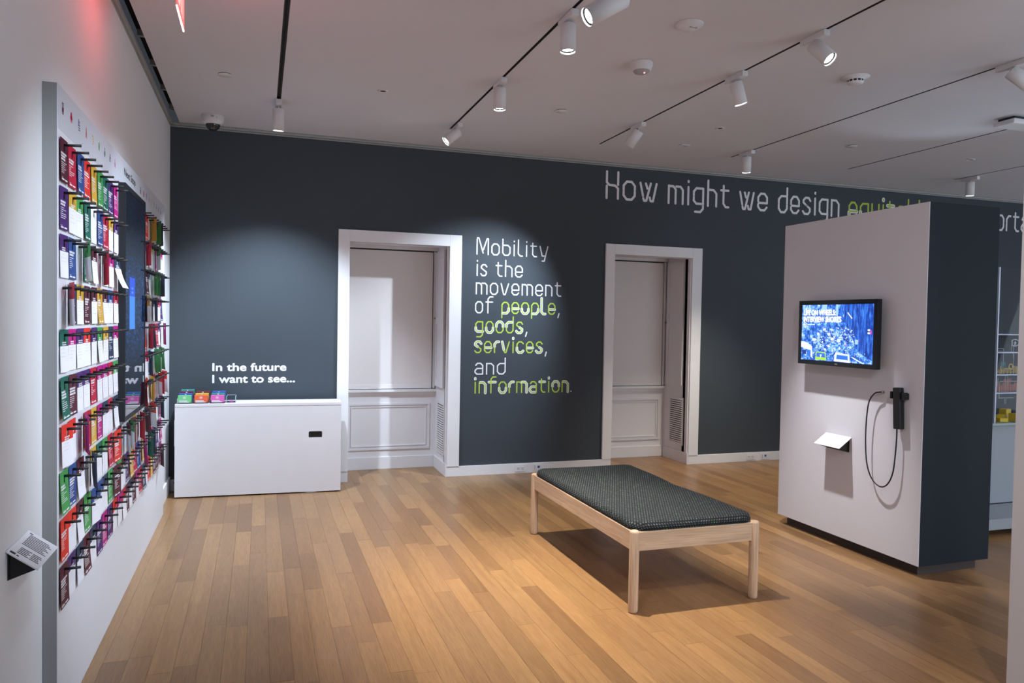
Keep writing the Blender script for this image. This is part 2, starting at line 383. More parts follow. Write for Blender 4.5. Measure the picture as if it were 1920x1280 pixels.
def niche(n, a, c):
    root = bpy.data.objects.new('window_%d' % n, None); C.objects.link(root); root['kind'] = 'structure'
    root.location = (a, YB, 0)
    def add(mb, name, mt, par=root):
        me = mb.mesh(name, mt); me.transform(Matrix.Translation(-root.location) if par is root or par.parent is root else Matrix()); return link(name, me, par)
    # casing
    f = MB().box(a-.105, a, YB-.022, YB+.02, .10, 2.375, bevel=.003).box(c, c+.122, YB-.022, YB+.02, .10, 2.375, bevel=.003).box(a, c, YB-.022, YB+.02, 2.265, 2.375, bevel=.003)
    add(f, 'casing', 'trim')
    # reveal sides / top
    r = MB().box(a-.02, a, YB+.02, YN, 0, 2.3).box(c, c+.02, YB+.02, YN, 0, 2.3).box(a, c, YB+.02, YN, 2.29, 2.31)
    r.box(c-.012, c, YB, YB+.05, .0, 2.29)
    r.box(a, c, YB+.02, YB+.11, 2.262, 2.29)
    r.box(c-.014, c, YB-.016, YN-.03, 0, .125, bevel=.002)
    add(r, 'reveal', 'panelw')
    # side shutter with raised rails
    s = MB(); y0, y1 = YB+.12, YN-.07
    s.box(c-.018, c, y0, y1, .86, 2.24); s.box(c-.024, c-.018, y0, y0+.05, .86, 2.24); s.box(c-.024, c-.018, y1-.05, y1, .86, 2.24)
    for z in (.86, 1.5, 2.17): s.box(c-.024, c-.018, y0+.05, y1-.05, z, z+.07)
    add(s, 'shutter', 'panelw')
    add(MB().lathe((0, 0, 0), [(0, 0), (.009, 0), (.012, .008), (.006, .02), (0, .02)]).xf(Matrix.Translation((c-.018, y1+.015, 1.56)) @ Matrix.Rotation(-PI/2, 4, 'Y')), 'knob', 'brass')
    # grille
    g = add(MB().box(c-.012, c-.001, YB+.09, YB+.38, .19, .72, bevel=.002), 'grille_frame', 'panelw')
    add(MB().box(c-.0125, c-.0119, YB+.11, YB+.36, .215, .69), 'grille_opening', 'slot')
    for k in range(20):
        z = .222+k*.0235
        o = add(MB().box(c-.020, c-.0122, YB+.108, YB+.362, z, z+.0135), 'slat', 'panelw')
    # back: lower wainscot
    w_ = MB().box(a, c, YN, YN+.05, 0, .80)
    add(w_, 'wainscot', 'panelw')
    add(MB().box(a, c, YN-.014, YN, 0, .125, bevel=.003), 'baseboard', 'panelw')
    mo = MB(); x0, x1 = a+.055, c-.06; z0, z1 = .20, .68
    for (e, p, q) in ((0, .012, .02), (.034, .008, .01)):
        mo.box(x0+e, x1-e, YN-p, YN, z0+e, z0+e+q).box(x0+e, x1-e, YN-p, YN, z1-e-q, z1-e).box(x0+e, x0+e+q, YN-p, YN, z0+e+q, z1-e-q).box(x1-e-q, x1-e, YN-p, YN, z0+e+q, z1-e-q)
    add(mo, 'panel_moulding', 'panelw')
    add(MB().box(a, c, YN-.045, YN, .795, .822, bevel=.004).box(a, c, YN-.018, YN, .765, .795), 'sill', 'trim')
    # blind panel
    add(MB().box(a, c-.004, YN+.004, YN+.05, .82, 2.29), 'blind_recess', 'slot')
    add(MB().box(a, c-.045, YN-.012, YN+.01, .828, 2.245, bevel=.002), 'blind', 'shade')
    add(MB().box(a, c-.046, YN-.018, YN-.010, .828, .87, bevel=.002), 'blind_hem', 'shade')
    add(MB().box(c-.036, c-.012, YN-.02, YN+.01, .83, 2.25), 'side_channel', 'panelw')
    add(MB().box(a, c, YN-.05, YN+.01, 2.258, 2.29), 'head_box', 'panelw')
niche(1, *D[0]); niche(2, *D[1])
# near column at the right of the frame (end of a doorway jamb)
struct(MB().box(3.022, 3.5, 2.12, 2.3, 0, ZC).build('wall_right_jamb', 'white'))

# ------------------------------------------------------------------ card board
board = thing('pegboard', 'tall white peg board on the left wall, full of hanging cards', 'board', (XL, 4.7, 0))
def loc(o, root): o.data.transform(Matrix.Translation(-root.location)); return o
BY0, BY1 = 3.118, 6.33
loc(MB().box(XL+.0005, XP, BY0, BY1, .001, 2.382, bevel=.0015).build('panel', 'boardw', board), board)
e_ = MB().box(XL+.001, XP-.002, BY0-.0015, BY0, 0, 2.381).build('end_panel', 'grey', board); loc(e_, board); e_['label'] = 'plain grey end face'
loc(MB().box(XP, XP+.0008, BY0+.002, BY1-.002, 2.222, 2.380).build('header_strip', 'strip', board), board)
YC = [3.19+.1324*j if j <= 8 else 4.2492+.1228*(j-8) for j in range(24)]
ZR = [2.172-.1765*i for i in range(10)]
pegm = MB().cyl((0, 0, 0), (.062, 0, .003), .0052, seg=12).lathe((0, 0, 0), [(.0, 0), (.008, 0), (.008, .002), (0, .002)], 12).mesh('peg', 'black')
SKIP = [(r, c) for r in range(7) for c in range(9, 15)]
for r in range(10):
    for c in range(24):
        if (r, c) in SKIP: continue
        o = link('peg', pegm, board); o.location = (XP-XL, YC[c]-4.7, ZR[r])
# icons on the header
def icon(mb, k, s, y, z):
    def q(y0, y1, z0, z1): mb.box(XP+.0008, XP+.0014, y+y0*s, y+y1*s, z+z0*s, z+z1*s)
    def tri(pts): mb.poly([(XP+.0014, y+a*s, z+b_*s) for a, b_ in pts])
    if k == 0: q(-.5, -.3, -.7, .8); q(.3, .5, -.7, .8); q(-.3, .3, .65, .8); q(-.3, .3, -.6, .05); q(-.4, -.15, -1, -.7); q(.15, .4, -1, -.7)
    if k == 1: tri([(-.7, -.2), (-.5, .35), (.4, .35), (.7, -.2), (.6, -.5), (-.6, -.5)]); q(-.4, .3, .35, .7); q(-.45, -.2, -.9, -.5); q(.2, .45, -.9, -.5)
    if k == 2: q(-.5, -.2, -.2, .9); q(-.2, .4, -.2, .1); q(.1, .4, .3, .7); q(-.5, .6, -.55, -.4); q(-.4, .7, -.9, -.75)
    if k == 3: tri([(-.1, .9), (.1, .9), (.25, 0), (.0, -.1), (-.25, 0)]); tri([(-.25, 0), (-.6, -.9), (-.35, -.9), (0, -.1)]); tri([(.25, 0), (.6, -.9), (.35, -.9), (0, -.1)])
    if k == 4: q(-.6, .1, .5, .75); q(-.3, .0, -.1, .15); q(.1, .55, -.4, -.1); q(-.25, .15, -.9, -.6); q(.3, .5, .1, .5)
    if k == 5: tri([(math.cos(t*PI/6)*.45, math.sin(t*PI/6)*.85) for t in range(12)])
    if k == 6: tri([(math.cos(t*PI/6)*.45, -.25+math.sin(t*PI/6)*.65) for t in range(12)]); q(-.15, .15, .5, .9)
    if k == 7: q(-.4, .4, -.2, .3); q(-.1, .1, .3, .8); q(-.5, -.3, -.8, -.2); q(.3, .5, -.8, -.2); q(-.3, .3, .55, .65)
    if k == 8: q(-.2, .0, .0, .9); q(-.4, .3, -.3, .1); q(.1, .4, -.9, -.3); q(-.4, -.2, -.8, -.3)
ICOL = 'PCBRYGTUM'
for j in list(range(9))+list(range(15, 24)):
    k = j if j < 9 else j-15
    mb = MB(); icon(mb, k, .024, YC[j], 2.309); loc(mb.build('icon', 'c'+ICOL[k], board), board)
FB = Matrix(((0, 0, 1, XP-XL+.0012), (1, 0, 0, 4.52-4.7), (0, 1, 0, 2.300), (0, 0, 0, 1)))
textmesh('heading', 'Next Stop', .04, 'inkd', board, FB, 0, .38, bold2=.0015)
# the tall display in the middle of the board
kio = thing('portrait_screen', 'tall black portrait screen with blue starfield, mounted on the peg board', 'screen', (XP, 4.71, .98))
SY0, SY1, SZ0, SZ1, SX = 4.345, 5.075, .985, 2.232, XP+.034
loc(MB().box(XP, SX-.004, SY0, SY1, SZ0, SZ1, bevel=.002).build('casing', 'screenblack', kio), kio)
bz = MB(); B_ = .022
bz.box(SX-.004, SX, SY0, SY0+B_, SZ0, SZ1).box(SX-.004, SX, SY1-B_, SY1, SZ0, SZ1).box(SX-.004, SX, SY0+B_, SY1-B_, SZ0, SZ0+B_).box(SX-.004, SX, SY0+B_, SY1-B_, SZ1-B_*1.3, SZ1)
loc(bz.build('bezel', 'screenblack', kio), kio)
loc(MB().box(SX-.004, SX-.002, SY0+B_, SY1-B_, SZ0+B_, SZ1-B_).build('display', 'kiosk', kio), kio)
kb = MB().box(SX-.0021, SX-.0015, 4.50, 4.68, 1.647, 1.75).build('display_heading', 'kb1', kio); loc(kb, kio)
kb = MB().box(SX-.0021, SX-.0015, 4.50, 4.68, 1.467, 1.647).build('display_panel', 'kb2', kio); loc(kb, kio)
kb = MB()
for z in (1.685, 1.662): kb.box(SX-.0016, SX-.0012, 4.56, 4.62, z, z+.012)
loc(kb.build('display_text', 'kb2', kio), kio)

# ---- cards
CW, CH = .118, .16
HB = -.032
def card_mesh(col, kind, curl, seed):
    rnd = random.Random(seed); zs = [.03, .012, -.016, HB, -.05, -.07, -.09, -.11, -.13]; ys = [-CW/2, -.007, .007, CW/2]
    def off(z): t = max(0, (.03-z)/.16); return curl*t**2.2 if abs(curl) < .05 else curl*math.sin(t*2.0)**2*.9
    bm = bmesh.new(); T = .0006
    F = [[bm.verts.new((off(z)+T, y, z)) for y in ys] for z in zs]; K = [[bm.verts.new((off(z), y, z)) for y in ys] for z in zs]
    for i in range(len(zs)-1):
        for j in range(3):
            if i == 1 and j == 1: continue
            mi = 0 if (kind == 'full' or i < 3) else 2
            f = bm.faces.new((F[i][j], F[i+1][j], F[i+1][j+1], F[i][j+1])); f.material_index = mi
            f = bm.faces.new((K[i][j], K[i][j+1], K[i+1][j+1], K[i+1][j])); f.material_index = mi
    n = len(zs)-1
    for A, B in (((0, 0), (0, 3)),): 
        for j in range(3):
            bm.faces.new((F[0][j], F[0][j+1], K[0][j+1], K[0][j])).material_index = 0
            bm.faces.new((F[n][j+1], F[n][j], K[n][j], K[n][j+1])).material_index = 0
    for i in range(n):
        bm.faces.new((F[i+1][0], F[i][0], K[i][0], K[i+1][0])).material_index = 0
        bm.faces.new((F[i][3], F[i+1][3], K[i+1][3], K[i][3])).material_index = 0
    def strip(y0, y1, za, zb, mi):
        f = bm.faces.new([bm.verts.new((off(z)+T+.0004, y, z)) for y, z in ((y0, za), (y1, za), (y1, zb), (y0, zb))]); f.material_index = mi
    def words(y0, y1, za, zb, mi, lo=.008, hi=.02, gap=.003):
        y = y0
        while y < y1-.004:
            wd = min(rnd.uniform(lo, hi), y1-y); strip(y, y+wd, za, zb, mi); y += wd+gap
    L = -CW/2+.010
    if kind == 'full':
        z = -.022
        for k in range(rnd.choice([2, 3, 3])): words(L, L+rnd.uniform(.05, .09), z, z-.0075, 1); z -= .0105
        z -= .004
        for k in range(6):
            if z < -.105: break
            words(L, L+rnd.uniform(.03, .085), z, z-.0025, 1, .006, .014, .002); z -= .0075
        strip(L, L+.022, -.1135, -.1150, 1)
        strip(L, L+.038, -.118, -.1235, 1); strip(L+.048, L+.088, -.118, -.1235, 1)
    elif kind == 'half':
        words(L, L+.06, -.010, -.016, 1) if False else None
        words(L+.02, L+.02+rnd.uniform(.045, .065), -.0165, -.0215, 1); words(L+.02, L+.02+rnd.uniform(.045, .065), -.0245, -.0295, 1)
        z = -.042
        for k in range(rnd.choice([3, 4, 5])): words(L+rnd.uniform(0, .02), L+rnd.uniform(.05, .085), z, z-.0016, 3, .005, .012, .003); z -= rnd.uniform(.010, .016)
    bmesh.ops.recalc_face_normals(bm, faces=[f for f in bm.faces if f.is_valid and len(f.verts) == 4 and False] or [])
    me = bpy.data.meshes.new('hanging_card'); bm.to_mesh(me); bm.free()
    for k in ('c'+col, 'vinylw', 'paper', 'ink', 'backgrey'): me.materials.append(M[k])
    return me
LEFT = ['P C B R Y G T U M', 'U y g T w B C y u', 'u B xg T p xC t m zn', 'xc N y P p Y p b c', 't m u r u g y N m', 'T P u u C m m c g', 'r+ r xM C Y M n c n']
RIGHT = ['c b R xY Y xG xP y p', 'c xC b u y xg M n m', 'c B P b xG xG xN xN M', 'xP xy m m xN n n c U', 'n R xC xN T C C u xM', 'u c+ xN B xG xG xn xG C', 'xC c r xY Y C xr xC xr']
FULL = ['G B p xN y t g C R+ P xp xg P+ Y xC w xP G xr P c b xN M',
        'R r p G b+ b n G P+ g p U Y C B xM Y xT xN C B U u M',
        'P u n P n U M U r m c P n P m C N p R Y P P xP M']
ORD = ['first', 'second', 'third', 'fourth', 'fifth', 'sixth', 'seventh', 'eighth', 'ninth', 'tenth', 'eleventh', 'twelfth', 'thirteenth', 'fourteenth', 'fifteenth',
       'sixteenth', 'seventeenth', 'eighteenth', 'nineteenth', 'twentieth', 'twenty-first', 'twenty-second', 'twenty-third', 'twenty-fourth']
RN = ['top row', 'second row', 'third row', 'fourth row', 'fifth row', 'sixth row', 'seventh row', 'third row up', 'second row up', 'lowest row']
random.seed(11); cache = {}
def place_card(code, r, c, where):
    big = code[-1] == '+'; code = code.rstrip('+'); tw = code[0] == 'x'; cz = code[0] == 'z'; k = code[-1]
    kind = 'blank' if k == 'w' else ('full' if k.isupper() else 'half'); col = 'Y' if k == 'w' else k.upper(); nm = PAL[col][0]
    curl = .042 if cz else random.choice([.001, .002, .003, .009]) * (1 if r > 1 else .5)
    if r < 1: curl = .003
    key = (col, kind, curl, random.randint(0, 1))
    if key not in cache: cache[key] = card_mesh(col, kind, curl, hash(key[0]+key[1]) % 97 if False else len(cache))
    if kind == 'blank' and len(cache[key].materials): cache[key].materials[0] = M['paper']
    o = link('hanging_card', cache[key])
    x = XP+.003+random.uniform(0, .004); rz = math.radians(random.uniform(-1.2, 1.0))
    if big: x = XP+.016; rz = math.radians(-6)
    if tw: x = XP+.030; rz = math.radians(random.uniform(15, 24))
    if cz: x = XP+.010; rz = math.radians(-4)
    o.location = (x, YC[c]+random.uniform(-.002, .002), ZR[r]-.008); o.rotation_euler = (math.radians(random.uniform(-.8, .8)), 0, rz)
    what = {'full': nm+' printed card', 'half': 'white card with '+nm+' heading', 'blank': 'blank white card'}[kind]
    if tw: what = 'turned '+what
    if cz: what = 'curled '+what
    tag(o, what+' on '+where, 'card', 'cards hanging on the peg board')
for r in range(10):
    if r < 7:
        for c, code in enumerate(LEFT[r].split()): place_card(code, r, c, '%s peg of %s left of screen' % (ORD[c], RN[r]))
        for c, code in enumerate(RIGHT[r].split()): place_card(code, r, c+15, '%s peg of %s right of screen' % (ORD[c], RN[r]))
    else:
        for c, code in enumerate(FULL[r-7].split()): place_card(code, r, c, '%s peg of %s' % (ORD[c], RN[r]))

# sloping caption label on a bracket
def caption(root_loc, normal, ln, dep, drop, label, inkfn, brk_off=0, rev=False):
    """local frame: X = out of the wall, Y = along the wall (left to right as read), Z up"""
    t = thing('caption_label', label, 'label', root_loc, normal)
    ang = math.atan2(drop, dep)
    mt = Matrix.Rotation(ang, 4, 'Y')
    MB().box(0, math.hypot(dep, drop), -ln/2, ln/2, 0, .004).xf(mt).build('plate', 'paper', t)
    b = MB()
    inkfn(b, math.hypot(dep, drop), ln); b.xf(mt).build('printed_text', 'inkd', t)
    y0 = -ln/2+.02 if not brk_off else brk_off
    b = MB()
    for yy in (-ln/2+.025, ln/2-.031):
        p = [(0.001, yy, -.008), (dep*.85, yy, -drop*.85-.006), (dep*.85, yy, -drop*.85-.014), (.004, yy, -drop-.03), (0.001, yy, -drop-.03)]
        q = [(a, yy+.006, c) for a, _, c in p]
        V = [b.bm.verts.new(v) for v in p]; W = [b.bm.verts.new(v) for v in q]
        b.bm.faces.new(V); b.bm.faces.new(W[::-1])
        for i in range(5): b.bm.faces.new((V[i], V[(i+1) % 5], W[(i+1) % 5], W[i]))
    b.box(0, .004, -ln/2+.02, ln/2-.02, -drop-.03, -.008)
    b.build('bracket', 'black', t)
    return t
def ink1(b, d, ln):
    z = .0042
    for k in range(3): b.box(.02+k*.012, .028+k*.012, -ln/2+.012, -ln/2+.016+.018*(3-k)/2, z, z+.0004) if False else None
    b.box(.012, .022, -ln/2+.012, -ln/2+.05, z, z+.0004)
    b.box(.012, .018, ln/2-.03, ln/2-.012, z, z+.0004)
    for cidx in (0, 1):
        for k in range(9):
            y0 = -ln/2+.02+cidx*.105; b.box(.032+k*.0075, .0345+k*.0075, y0, y0+.085-(k % 3)*.006, z, z+.0004)
# left wall label: long side along the wall; the text lines run outwards so columns follow
def inkL(b, d, ln):
    z = .0042
    b.box(.008, .026, -ln/2+.010, -ln/2+.024, z, z+.0005); b.box(.030, .038, -ln/2+.010, -ln/2+.018, z, z+.0005)
    b.box(.010, .022, ln/2-.022, ln/2-.016, z, z+.0005)
    for k in range(5): b.box(.024, .062-(k % 2)*.006, -ln/2+.035+k*.012, -ln/2+.039+k*.012, z, z+.0005)
    for k in range(5): b.box(.066, .098-(k % 3)*.004, -ln/2+.035+k*.012, -ln/2+.039+k*.012, z, z+.0005)
    for k in range(9): b.box(.016, .098-(k % 3)*.007, -ln/2+.115+k*.012, -ln/2+.119+k*.012, z, z+.0005)
caption((XL, 2.82, .80), 0, .245, .088, .066, 'white sloping text label on black bracket beside the peg board', inkL)

# ------------------------------------------------------------------ lettering
GL = {
 'o': [[(0, .55), (0, .78), (.2, 1), (.52, 1), (.72, .78), (.72, .55)], [(0, .45), (0, .22), (.2, 0), (.52, 0), (.72, .22), (.72, .45)]],
 'M': [[(0, 0), (0, 1.36)], [(1.1, 0), (1.1, 1.36)], [(.02, 1.48), (.17, 1.48), (.6, .12)], [(.62, .42), (.98, 1.45), (1.1, 1.45)]],
 'b': [[(0, .55), (0, 1.48)], [(.12, .93), (.5, .93), (.72, .74), (.72, .55)], [(0, .45), (0, .22), (.2, 0), (.52, 0), (.72, .22), (.72, .45)]],
 'i': [[(0, 0), (0, 1)], [(0, 1.3), (0, 1.36)]],
 'l': [[(0, 1.48), (0, .2), (.2, 0), (.42, 0)]],
 't': [[(.2, 1.25), (.2, .2), (.38, 0), (.6, 0)], [(0, .98), (.58, .98)]],
 'y': [[(0, 1), (.22, .1), (.5, .1)], [(.8, 1), (.45, -.38), (.24, -.38)]],
 's': [[(.66, .82), (.5, 1), (.22, 1), (.04, .84), (.04, .7), (.3, .53)], [(.36, .5), (.62, .34), (.62, .16), (.46, 0), (.16, 0), (0, .16)]],
 'h': [[(0, 0), (0, 1.48)], [(.12, .95), (.42, .95), (.65, .74), (.65, 0)]],
 'e': [[(0, .52), (0, .78), (.2, 1), (.5, 1), (.7, .78), (.7, .46)], [(0, .36), (0, .2), (.2, 0), (.5, 0), (.68, .18)], [(.08, .44), (.7, .44)]],
 'm': [[(0, 0), (0, 1)], [(.1, .98), (.34, .98), (.52, .8), (.52, 0)], [(.56, .98), (.88, .98), (1.06, .8), (1.06, 0)]],
 'v': [[(0, 1), (.2, .24)], [(.23, .14), (.28, 0), (.42, 0), (.76, 1)]],
 'n': [[(0, 0), (0, 1)], [(.1, .98), (.42, .98), (.65, .76), (.65, 0)]],
 'f': [[(.22, 0), (.22, 1.28), (.42, 1.48), (.74, 1.48)], [(0, 1), (.7, 1)]],
 'p': [[(0, .55), (0, .78), (.2, 1), (.52, 1), (.72, .78), (.72, .55)], [(0, .45), (0, -.42)], [(.1, 0), (.5, 0), (.72, .22), (.72, .45)]],
 'g': [[(0, .55), (0, .78), (.2, .98), (.72, .98), (.72, .14)], [(0, .45), (0, .25), (.2, .08), (.74, .08)], [(.72, 0), (.72, -.2), (.52, -.4), (.12, -.4)]],
 'd': [[(.72, .55), (.72, 1.48)], [(.62, .98), (.22, .98), (0, .78), (0, .55)], [(0, .45), (0, .22), (.2, 0), (.52, 0), (.72, .22), (.72, .45)]],
 'r': [[(0, 0), (0, .45)], [(0, .55), (0, .78), (.22, 1), (.45, 1)]],
 'c': [[(0, .55), (0, .78), (.2, 1), (.5, 1), (.68, .84)], [(0, .45), (0, .22), (.2, 0), (.5, 0), (.68, .16)]],
 'a': [[(.06, .82), (.2, 1), (.5, 1), (.7, .8), (.7, .55)], [(.6, .52), (.18, .52), (0, .34), (0, .16), (.18, 0), (.6, 0)], [(.7, .45), (.7, 0)]],
 'w': [[(0, 1), (.18, .27)], [(.2, .14), (.25, 0), (.4, 0), (.68, 1)], [(.36, .98), (.46, .7)], [(.62, .2), (.68, 0), (.84, 0), (1.06, 1)]],
 'u': [[(0, 1), (0, .22), (.2, 0), (.55, 0)], [(.65, 1), (.65, 0)]],
 'q': [[(0, .55), (0, .78), (.2, .98), (.72, .98), (.72, -.42)], [(0, .45), (0, .25), (.2, .08), (.62, .08)]],
 'H': [[(0, 1.48), (0, .88), (.16, .74), (.54, .72), (.72, .56), (.72, 0)], [(0, .68), (0, 0)], [(.72, 1.48), (.72, .78)]],
 ',': [[(.12, .06), (0, -.32)]], '.': [[(0, .02), (0, .05)]]}
RC = [0]
def ribbon(mb, pts, r, y, mi):
    for a, b_ in zip(pts, pts[1:]):
        d = Vector((b_[0]-a[0], 0, b_[1]-a[1])); n = Vector((-d.z, 0, d.x)).normalized()*r
        RC[0] = (RC[0]+1) % 12; y_ = y-RC[0]*.00002
        A = Vector((a[0], y_, a[1])); B = Vector((b_[0], y_, b_[1])); mb.poly([A+n, A-n, B-n, B+n], mi)
    for q_, a in enumerate(pts): mb.poly([(a[0]+r*math.cos(PI*k/7), y-.0003-(RC[0]+q_)%13*.00002, a[1]+r*math.sin(PI*k/7)) for k in range(14)], mi)
def glyph_word(s, x0, x1, zb, xh, stroke, parent, name='word', green=False, hi={}, label=None, gap=.36):
    pos = 0; items = []
    for i, ch in enumerate(s):
        g = GL[ch]; items.append((ch, pos, g)); wmax = max(p[0] for st in g for p in st)
        pos += wmax+gap
        if ch == 'i': pos += .06
        if i+1 < len(s) and s[i+1] == 'i': pos += .06
    W = pos-gap; sx = (x1-x0)/W; mb = MB()
    for i, (ch, p, g) in enumerate(items):
        isg = green and ch not in ',.'
        for k, st in enumerate(g):
            pts = [(x0+(p+a)*sx, zb+b_*xh) for a, b_ in st]
            if isg and k in hi.get(i, ()): ribbon(mb, pts, stroke*2.05, YB-.0006, 0); ribbon(mb, pts, stroke*.85, YB-.0016, 1)
            else: ribbon(mb, pts, stroke, YB-.0009, 1 if isg else 0)
    for v in mb.bm.verts: v.co -= parent.location
    o = mb.build(name, ['vinylw', 'vinylg'], parent)
    if label: o['label'] = label
    return o
st = thing('wall_statement', 'white and lime vinyl statement about mobility on the slate wall between the niches', 'lettering', (2.55, YB, 1.5))
XH, ST = .108, .0066
ZB = [2.203, 1.992, 1.81, 1.623, 1.427, 1.227, 1.011, .822]
glyph_word('Mobility', 2.037, 2.788, ZB[0], XH, ST, st)
glyph_word('is', 2.042, 2.140, ZB[1], XH, ST, st); glyph_word('the', 2.238, 2.516, ZB[1], XH, ST, st)
glyph_word('movement', 2.036, 2.940, ZB[2], XH, ST, st)
glyph_word('of', 2.032, 2.210, ZB[3], XH, ST, st)
glyph_word('people,', 2.306, 2.925, ZB[3], XH, ST, st, green=True, hi={0: (2,), 1: (2,), 2: (1,), 3: (2,), 4: (0,), 5: (2,)}, label='lime green word with white outlined strokes')
glyph_word('goods,', 2.036, 2.575, ZB[4], XH, ST, st, green=True, hi={0: (1,), 1: (1,), 2: (0,), 3: (1,), 4: (1,)}, label='lime green word with white outlined strokes')
glyph_word('services,', 2.030, 2.792, ZB[5], XH, ST, st, green=True, hi={0: (0,), 1: (2,), 2: (1,), 3: (0,), 4: (1,), 5: (1,), 6: (2,), 7: (1,)}, label='lime green word with white outlined strokes')
glyph_word('and', 2.036, 2.350, ZB[6], XH, ST, st)
glyph_word('information.', 2.040, 3.075, ZB[7], XH, ST, st, green=True, hi={0: (1,), 1: (1,), 2: (1,), 3: (1,), 4: (1,), 5: (2,), 6: (1,), 7: (1,), 8: (1,), 9: (0,), 10: (1,)}, label='lime green word with white outlined strokes')
hd = thing('wall_question', 'large white and lime question lettering high on the slate wall under the ceiling', 'lettering', (5.5, YB, 2.9))
XH2, ST2, Z2 = .186, .0125, 2.853
glyph_word('How', 3.437, 4.025, Z2, XH2, ST2, hd); glyph_word('might', 4.175, 4.930, Z2-.004, XH2, ST2, hd)
glyph_word('we', 5.080, 5.440, Z2-.008, XH2, ST2, hd); glyph_word('design', 5.600, 6.445, Z2-.012, XH2, ST2, hd)
glyph_word('equitable', 6.600, 7.90, Z2-.022, XH2, ST2*.9, hd, green=True, hi={0: (1, 2), 1: (1,), 3: (1,), 4: (1,), 6: (1,), 8: (2,)}, label='lime green word with white outlined strokes')
glyph_word('transportation', 8.09, 10.02, Z2-.03, XH2, ST2, hd)
ft = thing('wall_prompt', 'bold white two-line prompt on the slate wall above the white desk', 'lettering', (0, YB, 1.0))
FW = lambda z: Matrix(((1, 0, 0, 0), (0, 0, -1, -.0008), (0, 1, 0, z-1.0), (0, 0, 0, 1)))
textmesh('line', 'In the future', .072, 'vinylw', ft, FW(1.056), -.393, .234, bold2=.0032)
textmesh('line', 'I want to see...', .072, 'vinylw', ft, FW(.950), -.393, .311, bold2=.0032)

# ------------------------------------------------------------------ desk with card stands
desk = thing('display_desk', 'long plain white desk below the slate wall prompt with a dark hand slot', 'desk', (.02, 6.96, 0), math.atan2(-.065, 1.367))
def dk(mb, name, mt, par=desk): return mb.build(name, mt, par)
HW = .683
dk(MB().box(-HW, HW, -.152, .13, .775, .800, bevel=.002), 'desktop', 'desk')
# front with a real slot
fp = MB(); sx0, sx1, sz0, sz1 = .405, .520, .488, .545
fp.box(-HW, sx0, -.150, -.132, .012, .775).box(sx1, HW, -.150, -.132, .012, .775).box(sx0, sx1, -.150, -.132, .012, sz0).box(sx0, sx1, -.150, -.132, sz1, .775)
dk(fp, 'front_panel', 'desk')
dk(MB().box(sx0-.002, sx1+.002, -.131, -.08, sz0-.01, sz1+.01), 'hand_slot', 'black')
rim = MB()
rr = .012
for (a, c) in ((sx0, sz0), (sx1, sz0), (sx0, sz1), (sx1, sz1)):
    sxn = 1 if a == sx0 else -1; szn = 1 if c == sz0 else -1
    pts = [(a, c)]+[(a+sxn*rr*(1-math.sin(t*PI/8)), c+szn*rr*(1-math.cos(t*PI/8))) for t in range(5)]
    rim.poly([(p, -.1502, q) for p, q in pts])
dk(rim, 'slot_rim', 'desk')
dk(MB().box(-HW, -HW+.018, -.132, .128, .012, .775), 'side_panel', 'desk'); dk(MB().box(HW-.018, HW, -.132, .128, .012, .775), 'side_panel', 'desk')
dk(MB().box(-HW+.018, HW-.018, .11, .128, .012, .775), 'back_panel', 'desk')
dk(MB().box(-HW-.008, -HW, -.12, .10, .44, .66), 'side_tray', 'desk')
ft_ = MB()
for a in (-.64, .0, .64):
    for b2 in (-.11, .09): ft_.cyl((a, b2, 0), (a, b2, .013), .014, seg=12)
dk(ft_, 'feet', 'black')
# stands with stacked cards
def dw(x, y, z=.80):  # desk local to world
    a = desk.rotation_euler.z; return Vector((desk.location.x+x*math.cos(a)-y*math.sin(a), desk.location.y+x*math.sin(a)+y*math.cos(a), z))
def stand(xc, w, cols, label, names):
    t = thing('card_stand', label, 'card stand', dw(xc, -.06, .80), desk.rotation_euler.z, 'clear card stands on the desk')
    n = len(cols)
    b = MB(); b.box(-w/2-.006, w/2+.006, -.07, .20, 0, .003)
    for k in range(n): b.box(-w/2-.004, w/2+.004, -.062+k*.062, -.0600+k*.062, .003, .022)
    for s_ in (-1, 1): b.poly([(s_*(w/2+.005), -.07, .003), (s_*(w/2+.005), .20, .003), (s_*(w/2+.005), .20, .09), (s_*(w/2+.005), -.07, .04)])
    b.build('acrylic_holder', 'acryl', t)
    for k, cc in enumerate(cols):
        y = -.055+k*.062; z0 = .006+k*.0115
        s = MB().box(-w/2, w/2, y, y+.035, z0, z0+.062, bevel=.0008).xf(Matrix.Identity(4)).build('card_stack_base', cc)
        s.name = 'card_stack'; s.data.transform(Matrix.Identity(4))
        p = dw(xc, -.06, .80); s.location = p; s.rotation_euler.z = desk.rotation_euler.z
        tag(s, names[k], 'card stack', 'card stacks on the desk')
        tx = MB(); yy = y-.0006
        if k == 0:
            tx.box(-.044, .02, yy, yy+.0004, z0+.0115, z0+.0195).box(-.044, .036, yy, yy+.0004, z0+.002, z0+.0095)
            for q in range(10):
                a = q*PI/5; tx.box(-.001+.011*math.cos(a)-.002, -.001+.011*math.cos(a)+.002, yy, yy+.0004, z0+.043+.009*math.sin(a)-.002, z0+.043+.009*math.sin(a)+.002)
            tx.box(-.005, .003, yy, yy+.0004, z0+.040, z0+.047)
        else:
            tx.box(-.006, .006, yy, yy+.0004, z0+.052, z0+.058)
        tx.build('printed_text', 'vinylw', s)
stand(-.612, .104, ['pg', 'pb', 'pp', 'pt'], 'leftmost clear card stand on the desk, green cards in front', ['green card stack at the front of the leftmost stand', 'blue card stack behind the green one', 'plum card stack behind the blue one', 'teal card stack at the back of the leftmost stand'])
